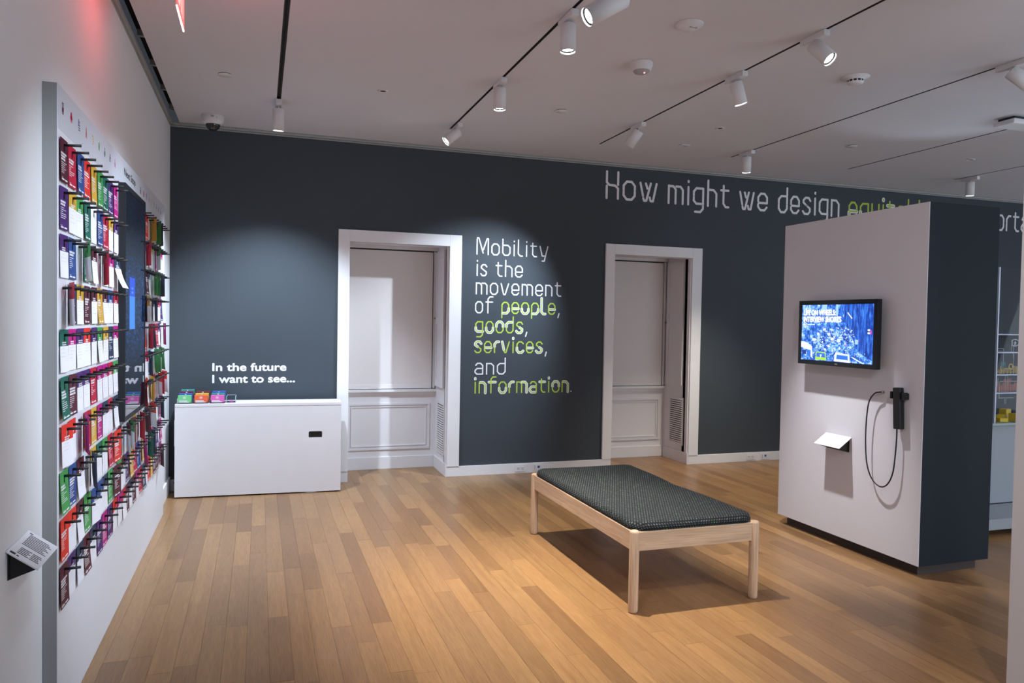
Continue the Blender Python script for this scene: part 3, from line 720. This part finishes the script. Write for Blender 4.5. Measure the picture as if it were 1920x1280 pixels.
stand(-.482, .104, ['po', 'py', 'pp'], 'middle clear card stand on the desk, orange cards in front', ['orange red card stack at the front of the middle stand', 'yellow card stack behind the orange red one', 'plum card stack at the back of the middle stand'])
stand(-.352, .104, ['pm', 'pt', 'pb'], 'third clear card stand on the desk, pink cards in front', ['pink card stack at the front of the third stand', 'teal card stack behind the pink one', 'violet blue card stack at the back of the third stand'])
t = thing('pencil_tray', 'small clear acrylic tray right of the card stands on the desk', 'tray', dw(-.246, -.04, .80), desk.rotation_euler.z)
b = MB().box(-.037, .037, -.03, .04, 0, .003)
for s_ in (-1, 1): b.box(s_*.037-.0015, s_*.037+.0015, -.03, .04, .003, .05)
b.box(-.037, .037, .038, .041, .003, .058).box(-.037, .037, -.031, -.028, .003, .018)
b.build('tray_box', 'acryl', t)
b = MB()
for s_ in (-1, 1): b.box(s_*.037-.0018, s_*.037+.0018, -.031, .041, .0502, .0525).box(s_*.037-.0018, s_*.037+.0018, .0385, .0415, .003, .058).box(s_*.037-.0018, s_*.037+.0018, -.033, -.030, .003, .0502)
b.box(-.037, .037, .038, .041, .0582, .0605).box(-.037, .037, -.031, -.028, .0182, .020)
b.build('tray_rim', 'frost', t)
MB().box(-.014, .016, -.02, .01, .004, .016, bevel=.002).build('pink_pad', 'pm', t)
MB().box(-.033, -.018, -.02, .015, .004, .010).box(.020, .033, -.02, .015, .004, .010).build('pencils', 'smoked', t)
# cables around the desk
tag(MB().tube([(-.74+.04, 7.145, .075), (-.69, 7.11, .09), (-.64, 7.06, .085)], .007, 8).build('power_lead', 'cable'), 'short black lead hanging in the corner left of the desk', 'cable')
pts = [(-.72+.2*t+.02*math.sin(t*9), 6.98+.05*math.cos(t*11), .006) for t in [i/24 for i in range(25)]]
tag(MB().tube(pts, .004, 8).build('loose_cable', 'grcable'), 'loose grey cable on the floor in the corner left of the desk', 'cable')
pts = [(.30+.30*t, 6.84-.052*math.sin(PI*t), .006) for t in [i/20 for i in range(21)]]
tag(MB().tube(pts, .0035, 8).build('loose_cable', 'grcable'), 'pale cable looping out under the right end of the desk', 'cable')

# ------------------------------------------------------------------ bench
BX0, BX1, BYA, BYB = 1.906, 2.664, 3.545, 5.072
bench = thing('bench', 'low pale ash bench with a dark dotted cushion in the middle of the floor', 'bench', ((BX0+BX1)/2, (BYA+BYB)/2, 0))
bw, bl = (BX1-BX0)/2, (BYB-BYA)/2
for sx_ in (-1, 1):
    for sy_ in (-1, 1):
        l = MB().lathe((0, 0, 0), [(0, .0), (.020, 0), (.025, .008), (.0265, .02), (.0265, .430), (.0245, .438), (.017, .443), (0, .444)], 24).build('leg', 'ashz', bench)
        l.location = (sx_*bw, sy_*bl, 0)
for s_ in (-1, 1):
    r_ = MB().box(-.012, .012, -bl+.02, bl-.02, -.051, .051, bevel=.003).build('side_rail', 'ash', bench); r_.location = (s_*bw, 0, .383)
    r_ = MB().box(-bw+.02, bw-.02, -.012, .012, -.051, .051, bevel=.003).build('end_rail', 'ashx', bench); r_.location = (0, s_*bl, .383)
MB().box(-bw+.012, bw-.012, -bl+.012, bl-.012, .405, .424).build('seat_panel', 'ash', bench)
# cushion
cu = bmesh.new(); NX, NY = 34, 60; hx, hy = bw+.010, bl+.010; R = .085; T0, T1 = .424, .480
def rr_clamp(u, v):
    x, y = u*hx, v*hy
    dx, dy = abs(x)-(hx-R), abs(y)-(hy-R)
    if dx > 0 and dy > 0:
        m_ = max(dx, dy); h_ = math.hypot(dx, dy); k = m_/h_
        x = math.copysign(hx-R+dx*k, x); y = math.copysign(hy-R+dy*k, y)
    return x, y
def zt(x, y):
    e = min(hx-abs(x), hy-abs(y)); 
    if abs(x) > hx-R and abs(y) > hy-R: e = R-math.hypot(abs(x)-hx+R, abs(y)-hy+R)
    e = max(0, e); t = min(1, e/.03); edge = math.sqrt(max(0, 1-(1-t)**2))
    sag = -.008*math.exp(-((x-.24)**2/.03+(y+.05)**2/.05))-.009*math.exp(-((x-.30)**2/.02+(y-.10)**2/.02))
    return .447+(T1-.447)*edge + sag + .003*math.sin(y*4+1)*math.cos(x*5)
def zb_(x, y):
    e = min(hx-abs(x), hy-abs(y))
    if abs(x) > hx-R and abs(y) > hy-R: e = R-math.hypot(abs(x)-hx+R, abs(y)-hy+R)
    t = min(1, max(0, e)/.02); return .447-(.447-T0)*math.sqrt(max(0, 1-(1-t)**2))
def ease(t): return math.sin(t*PI/2)*.55+t*.45
g1 = [[None]*(NY+1) for _ in range(NX+1)]; g2 = [[None]*(NY+1) for _ in range(NX+1)]
for i in range(NX+1):
    for j in range(NY+1):
        u = 2*i/NX-1; v = 2*j/NY-1; u = math.copysign(ease(abs(u)), u); v = math.copysign(ease(abs(v)), v)
        x, y = rr_clamp(u, v); g1[i][j] = cu.verts.new((x, y, zt(x, y)))
        if i in (0, NX) or j in (0, NY): g2[i][j] = g1[i][j]
        else: g2[i][j] = cu.verts.new((x, y, zb_(x, y)))
for i in range(NX):
    for j in range(NY):
        f = cu.faces.new((g1[i][j], g1[i+1][j], g1[i+1][j+1], g1[i][j+1])); f.smooth = True
        f = cu.faces.new((g2[i][j], g2[i][j+1], g2[i+1][j+1], g2[i+1][j])); f.smooth = True
me = bpy.data.meshes.new('cushion'); bmesh.ops.recalc_face_normals(cu, faces=cu.faces); cu.to_mesh(me); cu.free(); me.materials.append(M['fabric'])
link('cushion', me, bench)

# ------------------------------------------------------------------ partition tower
TX0, TX1, TY0, TY1, TZ0, TZ1 = 3.873, 4.454, 3.542, 4.867, .07, 2.32
tw = thing('partition_block', 'tall freestanding partition, white screen side and slate end, right of the bench', 'partition', ((TX0+TX1)/2, (TY0+TY1)/2, 0))
def tl(o): return loc(o, tw)
tl(MB().box(TX0+.002, TX1, TY0, TY1, TZ0, TZ1, bevel=.0015).build('body', 'towerd', tw))
tl(MB().box(TX0-.0, TX0+.004, TY0, TY1, TZ0, TZ1).build('white_face', 'towerw', tw))
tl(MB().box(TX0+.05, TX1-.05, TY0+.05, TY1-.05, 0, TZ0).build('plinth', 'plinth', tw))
# television: front faces -X.  local frame placed in world coordinates
tv = thing('wall_television', 'black flat screen television showing blue city traffic on the white partition', 'television', (TX0, 4.185, 1.5))
VX = TX0-.088
VY0, VY1, VZ0, VZ1 = 3.832, 4.574, 1.272, 1.731
def tvl(o): return loc(o, tv)
def yz(px_, py_):
    return px_, py_
tvl(MB().box(VX, VX+.034, VY0, VY1, VZ0, VZ1, bevel=.004).build('casing', 'screenblack', tv))
tvl(MB().box(VX+.034, TX0-.001, 4.0, 4.36, 1.40, 1.62).build('wall_mount', 'black', tv))
bz = MB(); q = .031
bz.box(VX-.003, VX, VY0, VY0+q, VZ0, VZ1).box(VX-.003, VX, VY1-q, VY1, VZ0, VZ1).box(VX-.003, VX, VY0+q, VY1-q, VZ0, VZ0+q*.95).box(VX-.003, VX, VY0+q, VY1-q, VZ1-q*.95, VZ1)
tvl(bz.build('bezel', 'screenblack', tv))
tvl(MB().box(VX-.0036, VX-.003, 4.175, 4.20, VZ0+.012, VZ0+.019).build('badge', 'steel', tv))
SYR, SYL, SB, STp = VY0+q, VY1-q, VZ0+q, VZ1-q       # right/left edge (as seen), bottom, top
SWd, SHt = SYL-SYR, STp-SB
def P(u, v): return (SYL-u*SWd, STp-v*SHt)           # u to the right, v downward, 0..1
def rect(mb, u0, v0, u1, v1, lay=1, mi=0):
    a = P(u0, v0); c = P(u1, v1); x = VX-.0004*lay; mb.poly([(x, a[0], a[1]), (x, c[0], a[1]), (x, c[0], c[1]), (x, a[0], c[1])], mi)
def pgn(mb, pts, lay=1, mi=0): x = VX-.0004*lay; mb.poly([(x,)+P(*p) for p in pts], mi)
mb = MB(); rect(mb, 0, 0, 1, 1, 1, 0)
pgn(mb, [(.60, 0), (1, 0), (1, .95), (.8, .8), (.72, .55), (.62, .3)], 2, 1)
rect(mb, .30, 0, .37, .12, 2, 6)
for u0, u1, v1 in ((.02, .04, .12), (.10, .13, .1), (.50, .53, .2), (.56, .585, .25), (.70, .72, .35), (.88, .9, .4)): rect(mb, u0, .0, u1, v1, 3, 4 if u0 > .5 else 6)
rnd = random.Random(5)
for k in range(620):
    v = .40+.58*rnd.random()**1.1; u = .5+(rnd.random()-.5)*(.35+1.0*(v-.35)); 
    if u < .02 or u > .93 or (u > .75 and v < .8): continue
    s1 = rnd.uniform(.004, .015); s2 = s1*rnd.uniform(.7, 1.6); m_ = rnd.choices([2, 3, 4, 5, 6, 7], [5, .5, 2.2, 2.2, 3, .25])[0]
    rect(mb, u, v, u+s1, v+s2, 3+k % 3, m_)
for (u, v, a, b_) in ((.24, .50, .05, .09), (.34, .42, .04, .06), (.40, .5, .05, .10), (.44, .58, .07, .10), (.53, .60, .07, .10), (.17, .6, .08, .10), (.40, .72, .05, .06), (.34, .78, .06, .05), (.24, .62, .05, .1)): rect(mb, u, v, u+a*.62, v+b_*.5, 7, 6 if u == .24 and v == .62 else 2); rect(mb, u+a*.2, v+b_*.62, u+a*.75, v+b_, 7, 6)
rect(mb, .47, .50, .55, .535, 8, 6)
# left white bus, lime van, white van
pgn(mb, [(0, .665), (.06, .67), (.14, .72), (.165, .76), (.18, .97), (.15, .93), (.15, .82), (.10, .81), (.0, .77)], 8, 2)
rect(mb, .095, .82, .148, .93, 8, 4); rect(mb, .02, .82, .08, .9, 8, 5)
pgn(mb, [(.235, .835), (.37, .845), (.385, .99), (.22, .985)], 8, 3); pgn(mb, [(.245, .855), (.36, .865), (.37, .94), (.235, .93)], 9, 4); pgn(mb, [(.29, .89), (.32, .89), (.30, .95)], 10, 2)
pgn(mb, [(.51, .84), (.70, .86), (.71, 1.0), (.49, .99)], 8, 2); pgn(mb, [(.53, .865), (.685, .88), (.69, .965), (.52, .955)], 9, 6); pgn(mb, [(.535, .875), (.68, .89), (.683, .955), (.528, .945)], 10, 4)
rect(mb, .77, .60, .81, .68, 8, 6); rect(mb, .93, .42, .96, .45, 8, 2); rect(mb, .93, .47, .96, .50, 8, 2); rect(mb, .965, .44, .98, .5, 8, 7); rect(mb, .81, .615, .825, .63, 8, 7)
pgn(mb, [(.66, .15), (.665, .13), (.73, .24), (.72, .25)], 8, 2)
pgn(mb, [(.75, .9), (.90, 1.0), (.87, 1.0), (.72, .9)], 8, 2)
tvl(mb.build('display', ['tvpic', 'tvdark', 'ew', 'eg', 'eb', 'ed', 'el', 'ep'], tv))
def FT(u, v): a = P(u, v); return Matrix(((0, 0, -1, VX-.0052-TX0), (-1, 0, 0, a[0]-4.185), (0, 1, 0, a[1]-1.5), (0, 0, 0, 1)))
textmesh('title_text', 'LIFE ON WHEELS:', .095*SHt, 'ew', tv, FT(.035, .185), 0, .465*SWd, bold2=.0030)
textmesh('title_text', 'INTERVIEW SHORTS', .095*SHt, 'ew', tv, FT(.035, .305), 0, .545*SWd, bold2=.0030)
mb = MB(); rect(mb, .095, .35, .155, .362, 12); rect(mb, .16, .35, .205, .362, 12); rect(mb, .245, .35, .26, .362, 12); rect(mb, .275, .35, .29, .362, 12)
for k in range(16):
    a = k*PI/8; u, v = .055+.022*math.cos(a), .36+.038*math.sin(a); rect(mb, u-.004, v-.006, u+.004, v+.006, 12)
rect(mb, .045, .345, .065, .375, 12)
tvl(mb.build('caption_text', 'ew', tv))
# caption on the partition: faces -X
def ink2(b, d, ln):
    z = .0042
    b.box(.010, .018, -ln/2+.012, -ln/2+.095, z, z+.0004); b.box(.02, .026, ln/2-.022, ln/2-.012, z, z+.0004)
    for k in range(6): b.box(.030+k*.012, .034+k*.012, -ln/2+.02, -ln/2+.10-(k % 3)*.012, z, z+.0003)
    for k in range(7): b.box(.030+k*.012, .034+k*.012, -ln/2+.125, -ln/2+.225-(k % 3)*.012, z, z+.0003)
cp = caption((TX0, 4.24, .782), PI, .245, .105, .073, 'white sloping text label on black bracket below the television', ink2)
for ch in cp.children:
    if ch.name.startswith('printed'):
        for p_ in ch.data.polygons: pass
        ch.data.materials[0] = M['ink']
# listening handset on the partition
hs = thing('listening_handset', 'black listening handset hanging in a cradle on the white partition', 'handset', (TX0, 3.70, 1.04))
MB().box(-.014, -.001, -.052, .052, .055, .095, bevel=.002).box(-.05, -.014, -.052, -.040, .055, .10).box(-.05, -.014, .040, .052, .055, .10).build('cradle', 'black', hs)
hb = MB().box(-.050, -.012, -.027, .027, -.135, .128, bevel=.006).xf(Matrix.Rotation(math.radians(-3), 4, 'X')); hb.build('grip', 'black', hs)
er = MB()
for (a, c) in ((.0, .105), (.010, .100), (-.010, .100), (0, .092)): er.cyl((-.051, a, c), (-.0495, a, c), .0028, seg=8)
er.build('earpiece_holes', 'plinth', hs)
pl_ = MB().cyl((-.001, 3.853-3.70, 1.124-1.04), (-.022, 3.853-3.70, 1.124-1.04), .009).build('cable_gland', 'steel', hs)
c0 = Vector((-.022, 3.853-3.70, .084)); pts = [c0, c0+Vector((-.012, .006, 0)), Vector((-.036, .195, .070)), Vector((-.040, .232, .015)), Vector((-.040, .250, -.10)), Vector((-.040, .252, -.26)), Vector((-.040, .235, -.40)),
       Vector((-.040, .19, -.49)), Vector((-.040, .12, -.528)), Vector((-.040, .06, -.50)), Vector((-.038, .022, -.42)), Vector((-.036, .008, -.30)), Vector((-.034, .004, -.20)), Vector((-.032, .006, -.134))]
def crom(P_, n=8):
    out = []
    for i in range(len(P_)-1):
        p0 = P_[max(i-1, 0)]; p1 = P_[i]; p2 = P_[i+1]; p3 = P_[min(i+2, len(P_)-1)]
        for k in range(n):
            t = k/n; out.append(.5*((2*p1)+(-p0+p2)*t+(2*p0-5*p1+4*p2-p3)*t*t+(-p0+3*p1-3*p2+p3)*t**3))
    return out+[P_[-1]]
MB().tube(crom(pts), .0045, 8).build('cord', 'cable', hs)

# ------------------------------------------------------------------ display case behind the partition
case = thing('display_case', 'grey display case with acrylic panels seen past the right of the partition', 'display case', (6.3, 4.9, 0))
def cl(o): return loc(o, case)
cl(MB().box(4.9, 7.4, 4.08, 5.5, .055, .135, bevel=.003).build('platform', 'casepaint', case))
cl(MB().box(5.05, 7.3, 4.25, 5.4, 0, .055).build('platform_foot', 'plinth', case))
cl(MB().box(5.35, 7.2, 4.44, 5.35, .145, .775, bevel=.002).build('pedestal', 'casepaint', case))
cl(MB().box(5.36, 7.19, 4.45, 5.34, .135, .145).build('pedestal_gap', 'black', case))
cl(MB().box(5.33, 7.2, 4.42, 5.35, .775, .792, bevel=.002).build('tabletop', 'tabletop', case))
cl(MB().box(5.60, 5.612, 4.44, 4.462, .792, 2.045).build('corner_edge', 'frost', case))
cl(MB().box(5.612, 7.2, 4.447, 4.451, .792, 2.045).build('front_pane', 'acryl', case))
YP = 4.86
cl(MB().box(5.9, 7.2, YP, YP+.01, .80, 1.50).build('back_panel', 'smoked', case))
for z in (1.497, 1.340, .985, 1.145):
    cl(MB().box(5.9, 7.2, YP-.05, YP+.01, z, z+.010).build('shelf', 'frost', case))
x0 = 6.10
lines = MB()
for a in [(x0, x0+.11, 1.375, 1.379), (x0+.106, x0+.110, 1.20, 1.379), (x0+.02, x0+.10, 1.355, 1.358), (x0+.11, x0+.24, 1.348, 1.352), (x0+.20, x0+.204, 1.348, 1.41), (x0+.225, x0+.228, 1.30, 1.41),
          (x0+.05, x0+.054, 1.05, 1.12), (x0, x0+.054, 1.05, 1.054), (x0+.075, x0+.3, 1.088, 1.092), (x0+.075, x0+.079, .99, 1.092), (x0+.14, x0+.143, .99, 1.14), (x0+.165, x0+.168, .99, 1.14),
          (x0+.07, x0+.25, .94, .944), (x0+.07, x0+.074, .94, .98), (x0+.14, x0+.143, .89, .935), (x0+.155, x0+.158, .89, .935), (x0+.23, x0+.233, 1.16, 1.33)]:
    lines.box(a[0], a[1], YP-.002, YP, a[2], a[3])
for k in range(18):
    a = k*2*PI/18; rx = .045+.008*math.cos(3*a); lines.box(x0+.245+rx*math.cos(a)-.007, x0+.245+rx*math.cos(a)+.007, YP-.002, YP, 1.43+.030*math.sin(a)-.004, 1.43+.030*math.sin(a)+.004)
lines.box(x0+.235, x0+.25, YP-.002, YP, 1.40, 1.43).poly([(x0+.225, YP-.002, 1.425), (x0+.262, YP-.002, 1.425), (x0+.243, YP-.002, 1.447)])
cl(lines.build('printed_lines', 'whitep', case))
def skyline(z, xa, xb, hmax, mt, seed):
    rnd = random.Random(seed); mb = MB(); x = xa
    while x < xb:
        w_ = rnd.uniform(.018, .04); h_ = rnd.uniform(.4, 1)*hmax; t_ = .004
        mb.box(x, x+t_, YP-.003, YP-.001, z, z+h_).box(x+w_-t_, x+w_, YP-.003, YP-.001, z, z+h_).box(x, x+w_, YP-.003, YP-.001, z+h_-t_, z+h_)
        k = z+.012
        while k < z+h_-.012: mb.box(x+.007, x+w_-.007, YP-.003, YP-.001, k, k+.006); k += .013
        x += w_+.003
    cl(mb.build('printed_skyline', mt, case))
skyline(1.156, x0-.02, x0+.30, .075, 'yelp', 3); skyline(1.156, x0-.02, x0+.01, .15, 'yelp', 8); skyline(1.22, x0+.08, x0+.13, .08, 'teal', 4)
skyline(.996, x0+.03, x0+.28, .10, 'coral', 6); skyline(1.085, x0+.12, x0+.20, .05, 'coral', 7)
rg = MB()
for k in range(16): a = k*PI/8; rg.box(x0+.20+.022*math.cos(a)-.005, x0+.20+.022*math.cos(a)+.005, YP-.0035, YP-.001, 1.22+.022*math.sin(a)-.005, 1.22+.022*math.sin(a)+.005)
cl(rg.build('printed_wheel', 'yelp', case))
def block(x, y, w_, d_, h_, rz, mt, label, cat='model block'):
    o = MB().box(-w_/2, w_/2, -d_/2, d_/2, 0, h_, bevel=.004).build('model_block', mt); o.location = (x, y, .792); o.rotation_euler.z = rz
    tag(o, label, cat, 'blocks on the case table')
block(5.66, 4.52, .09, .05, .040, .4, 'yel', 'small yellow block at the left front corner of the case table')
block(5.76, 4.50, .07, .05, .032, -.3, 'yel', 'yellow block beside the leftmost one on the case table')
block(5.88, 4.60, .12, .06, .045, .5, 'yel', 'long yellow block near the middle of the case table')
block(5.78, 4.66, .09, .05, .042, -.5, 'yel', 'yellow block in the second line on the case table')
block(5.93, 4.50, .13, .07, .065, .1, 'yel', 'tall yellow block nearest the doorway jamb')
block(6.02, 4.68, .08, .06, .08, .2, 'yel', 'upright yellow block at the back of the case table')
block(5.70, 4.78, .03, .03, .12, 0, 'cC', 'thin red post at the back left of the case table')

# ------------------------------------------------------------------ ceiling things
for i, tx in enumerate(TRX):
    ye = 6.30 if i == 0 else TE-.01
    t = thing('ceiling_track', ['leftmost ceiling track slot, nearest the peg board wall', 'ceiling track carrying the row of lamps left of the statement', 'ceiling track above the bench, running to the partition',
              'ceiling track passing above the partition', 'thin ceiling track right of the partition, without visible lamps', 'rightmost short ceiling track near the back wall'][i], 'track', (tx, 3, ZC), 0, 'recessed lighting tracks')
    cw = .015 if i == 0 else .0095
    MB().box(-cw, cw, Y0-3, ye-3, .016, .022).box(-cw, -cw+.0022, Y0-3, ye-3, .0, .02).box(cw-.0022, cw, Y0-3, ye-3, 0, .02).build('channel', 'track', t)
    MB().box(-.004, .004, Y0-3, ye-3, .008, .018).build('conductor', 'slot', t)
def tracklight(x, y, d, label, drop=.050, ln=.150, r=.044, power=0, angle=60, blend=.7, col=NEUT, ady=.0, adl=.20, target=None, es='lens'):
    d = Vector(d).normalized(); t = thing('track_lamp', label, 'lamp', (x, y, ZC), 0, 'white track lamps on the ceiling')
    MB().box(-.021, .021, ady-adl/2, ady+adl/2, -.036, -.001, bevel=.003).build('adapter', 'lampw', t)
    piv = Vector((0, 0, -drop)); q = d.to_track_quat('Z', 'Y').to_matrix().to_4x4()
    MB().box(-.004, .004, -.012, .012, -drop-.014, -.028).build('stem', 'lampw', t)
    top = piv-d*.012+Vector((0, 0, -.012)); mt = Matrix.Translation(top) @ q
    MB().lathe((0, 0, 0), [(0, 0), (r-.005, 0), (r, .005), (r, ln), (r-.003, ln), (r-.004, ln-.010), (r-.007, ln-.012)], 32).xf(mt).build('housing', 'lampw', t)
    MB().lathe((0, 0, 0), [(r-.004, ln-.009), (r-.012, ln-.012), (r-.014, ln-.016)], 32).xf(mt).build('reflector_ring', 'black', t)
    MB().lathe((0, 0, 0), [(r-.011, ln-.014), (0, ln-.013)], 32).xf(mt).build('lens', es, t)
    MB().cyl((.010, 0, -drop-.008), (.016, 0, -drop-.008), .006, seg=10).build('knob', 'black', t)
    if power:
        p = Vector((x, y, ZC))+top+d*(ln+.012); spot(p, target if target else p+d*2, power, angle, blend, col)
    return t
tracklight(.128, 6.17, (0, .10, -1), 'white track lamp on the leftmost track above the desk', ln=.17, power=290, angle=100, blend=.8, col=COOL, target=(.02, 6.7, 0))
tracklight(1.600, 6.30, (-.75, -.05, -.65), 'tilted white track lamp nearest the back wall, above the first niche', ln=.15, power=60, angle=60, col=COOL, target=(.0, 6.7, .7))
tracklight(1.580, 5.04, (0, 0, -1), 'white track lamp pointing straight down, middle of its track', power=270, angle=68, blend=.9, col=WARM)
tracklight(1.585, 3.83, (0, -.02, -1), 'white track lamp pointing straight down beside the large tilted one', power=480, angle=62, blend=.9, col=WARM)
tracklight(1.575, 3.16, (-.84, .05, -.52), 'large tilted white track lamp at the top edge of the photo', drop=.166, ln=.215, r=.046, power=190, angle=62, blend=.9, col=COOL, target=(-.70, 4.3, .9))
tracklight(3.015, 5.70, (-.40, .42, -.82), 'white track lamp turned toward the statement wall', power=300, angle=60, blend=.75, col=COOL, target=(1.85, 7.166, 1.3))
tracklight(3.015, 4.33, (.28, -.06, -1), 'white track lamp above the bench turned to the partition', power=340, angle=42, blend=1, col=NEUT, target=(3.68, 4.2, 0))
tracklight(3.015, 3.58, (.28, -.62, -.72), 'bright white track lamp shining toward the viewer, above the partition', power=50, angle=70, col=NEUT)
tracklight(4.46, 6.20, (0, 0, -1), 'small white track lamp hanging straight over the far floor behind the partition', power=230, angle=76, blend=.8, col=WARM)
tracklight(4.46, 3.50, (.55, -.50, -.70), 'bright white track lamp near the upper right corner', power=24, angle=70, col=NEUT)
tracklight(7.46, 6.30, (0, 0, -1), 'farthest white track lamp above the top right of the partition', power=25, angle=80, col=NEUT)
def disc(x, y, r, label, grp):
    t = thing('sprinkler_cover', label, 'ceiling disc', (x, y, ZC), 0, grp)
    MB().lathe((0, 0, 0), [(0, -.010), (r-.003, -.010), (r, -.007), (r, -.004), (r*.8, -.001)], 32).build('cover', 'lampw', t)
    MB().lathe((0, 0, 0), [(r*.93, -.0035), (r*.93, -.0005), (0, -.0005)], 32).build('gap', 'slot', t)
disc(-.239, 5.605, .046, 'round flat sprinkler cover left of the first track', 'flat sprinkler covers')
disc(2.257, 5.555, .046, 'round flat sprinkler cover between the second and third tracks', 'flat sprinkler covers')
disc(5.185, 5.614, .046, 'round flat sprinkler cover above the partition', 'flat sprinkler covers')
def pin(x, y, label):
    t = thing('pinhole_sprinkler', label, 'ceiling disc', (x, y, ZC), 0, 'small pinhole ceiling fittings')
    MB().lathe((0, 0, 0), [(.040, -.0005), (.040, -.003), (.024, -.006), (.022, -.002)], 28).build('ring', 'lampw', t)
    MB().lathe((0, 0, 0), [(.0225, -.0025), (0, -.0025)], 28).build('hole', 'slot', t)
pin(.847, 5.572, 'pinhole ceiling fitting between the first and second tracks'); pin(3.709, 5.54, 'pinhole ceiling fitting between the third and fourth tracks'); pin(6.66, 5.629, 'pinhole ceiling fitting at the far right')
t = thing('motion_sensor', 'round white ceiling sensor with a small red light', 'sensor', (2.318, 4.355, ZC))
MB().lathe((0, 0, 0), [(.072, -.001), (.072, -.022), (.066, -.028), (.063, -.046), (.054, -.052)], 36).build('housing', 'lampw', t)
MB().lathe((0, 0, 0), [(.054, -.052), (.045, -.064), (.025, -.071), (0, -.073)], 36).build('lens_dome', 'backgrey', t)
MB().lathe((.006, -.028, -.0715), [(.004, .004), (.004, -.001), (0, -.003)], 12).build('indicator', 'ledred', t)
t = thing('detector', 'low round white detector at the top of the ceiling, right of the tilted lamp', 'detector', (2.263, 3.699, ZC))
MB().lathe((0, 0, 0), [(.078, -.001), (.076, -.008), (.06, -.018), (.035, -.034), (.015, -.040), (0, -.041)], 36).build('housing', 'lampw', t)
MB().box(-.02, .025, -.040, -.022, -.034, -.024).build('window', 'backgrey', t)
t = thing('smoke_detector', 'round slotted white smoke detector left of the bright right lamp', 'detector', (3.779, 4.081, ZC))
MB().lathe((0, 0, 0), [(.09, -.001), (.088, -.006), (.06, -.012), (.055, -.022)], 36).build('base', 'lampw', t)
MB().lathe((0, 0, 0), [(.050, -.022), (.048, -.034)], 36).build('vent_gap', 'slot', t)
fn = MB()
for k in range(12): a = k*PI/6; fn.box(.050*math.cos(a)-.003, .050*math.cos(a)+.003, .050*math.sin(a)-.003, .050*math.sin(a)+.003, -.035, -.022)
fn.build('fins', 'lampw', t)
MB().lathe((0, 0, 0), [(.053, -.034), (.050, -.042), (.03, -.050), (0, -.053)], 36).build('cap', 'lampw', t)
t = thing('dome_camera', 'small white dome camera on the ceiling in the back left corner', 'camera', (-.382, 6.80, ZC))
MB().lathe((0, 0, 0), [(.088, -.001), (.088, -.028), (.082, -.050), (.070, -.070), (.056, -.074)], 36).build('housing', 'lampw', t)
MB().lathe((0, 0, 0), [(.057, -.073), (.055, -.088), (.044, -.108), (.024, -.122), (0, -.127)], 32).build('dome', 'cam', t)
MB().box(-.012, .012, -.089, -.084, -.030, -.014).box(.03, .036, -.084, -.078, -.034, -.026).build('screw_marks', 'backgrey', t)
t = thing('wireless_unit', 'flat white ceiling unit with blue light at the right edge', 'device', (5.72, 4.42, ZC))
MB().box(-.16, .22, -.09, .09, -.062, -.022, bevel=.012).build('housing', 'lampw', t)
MB().box(-.13, .2, -.07, .07, -.022, -.001).build('mount', 'smoked', t)
MB().box(-.02, -.002, -.092, -.089, -.046, -.040).build('indicator', 'ledblue', t)
t = thing('ceiling_hatch', 'tiny rectangular ceiling fitting above the second niche', 'ceiling fitting', (3.761, 6.19, ZC))
MB().box(-.045, .045, -.035, .035, -.006, -.0005, bevel=.002).build('plate', 'lampw', t); MB().box(-.01, .03, -.012, .012, -.012, -.006).build('sensor_bump', 'backgrey', t)
# exit sign: edge-lit red acrylic blade
ex = thing('exit_sign', 'red glowing acrylic exit sign blade hanging at the top left', 'sign', (-.368, 3.93, ZC))
MB().box(-.02, .02, -.2, .2, -.045, -.001, bevel=.003).build('canopy', 'lampw', ex)
MB().box(-.003, .003, -.165, .165, -.26, -.045).build('blade', 'redglow', ex)
MB().box(-.0032, .0032, -.165, .165, -.266, -.26).build('lit_edge', 'redlit', ex)
XS = Matrix(((0, 0, 1, .0034), (1, 0, 0, -.13), (0, 1, 0, -.225), (0, 0, 0, 1)))
textmesh('exit_letters', 'EXIT', .15, 'redpale', ex, XS, 0, .26, bold2=.004)
dl = bpy.data.lights.new('exit_glow', 'AREA'); dl.shape = 'RECTANGLE'; dl.size = .3; dl.size_y = .2; dl.energy = .9; dl.color = (1, .06, .08)
for s_ in (-1, 1):
    o = bpy.data.objects.new('exit_glow', dl); C.objects.link(o); o.location = (-.368+s_*.006, 3.93, 3.07); o.rotation_euler = (0, -s_*PI/2, 0)

# outlets on the back baseboard
def outlet(x0, x1, kind, label):
    xc = (x0+x1)/2; t = thing('wall_outlet', label, 'outlet', (xc, YB-.016, .052), 0, 'outlets on the back baseboard')
    MB().box(-.058, .058, -.005, 0, -.034, .034, bevel=.0015).build('cover_plate', 'trim', t)
    if kind == 0:
        for s_ in (-1, 1):
            MB().box(s_*.024-.016, s_*.024+.016, -.007, -.005, -.014, .014, bevel=.001).build('socket', 'panelw', t)
        h = MB()
        for s_ in (-1, 1): h.box(s_*.024-.008, s_*.024-.005, -.0078, -.007, -.003, .007).box(s_*.024+.005, s_*.024+.008, -.0078, -.007, -.003, .007).box(s_*.024-.002, s_*.024+.002, -.0078, -.007, -.011, -.007)
        h.build('socket_holes', 'black', t)
    else:
        MB().box(-.012, .010, -.010, -.005, -.004, .016).build('data_plug', 'blue', t)
        MB().box(-.046, -.038, -.0065, -.005, -.02, .02).build('port_strip', 'backgrey', t)
outlet(2.472, 2.58, 0, 'white double socket on the baseboard below the statement'); outlet(2.668, 2.78, 1, 'data outlet with blue port just left of the bench corner')
outlet(5.240, 5.353, 0, 'white double socket on the baseboard right of the second niche'); outlet(5.441, 5.548, 1, 'data outlet with blue plug beside the partition')
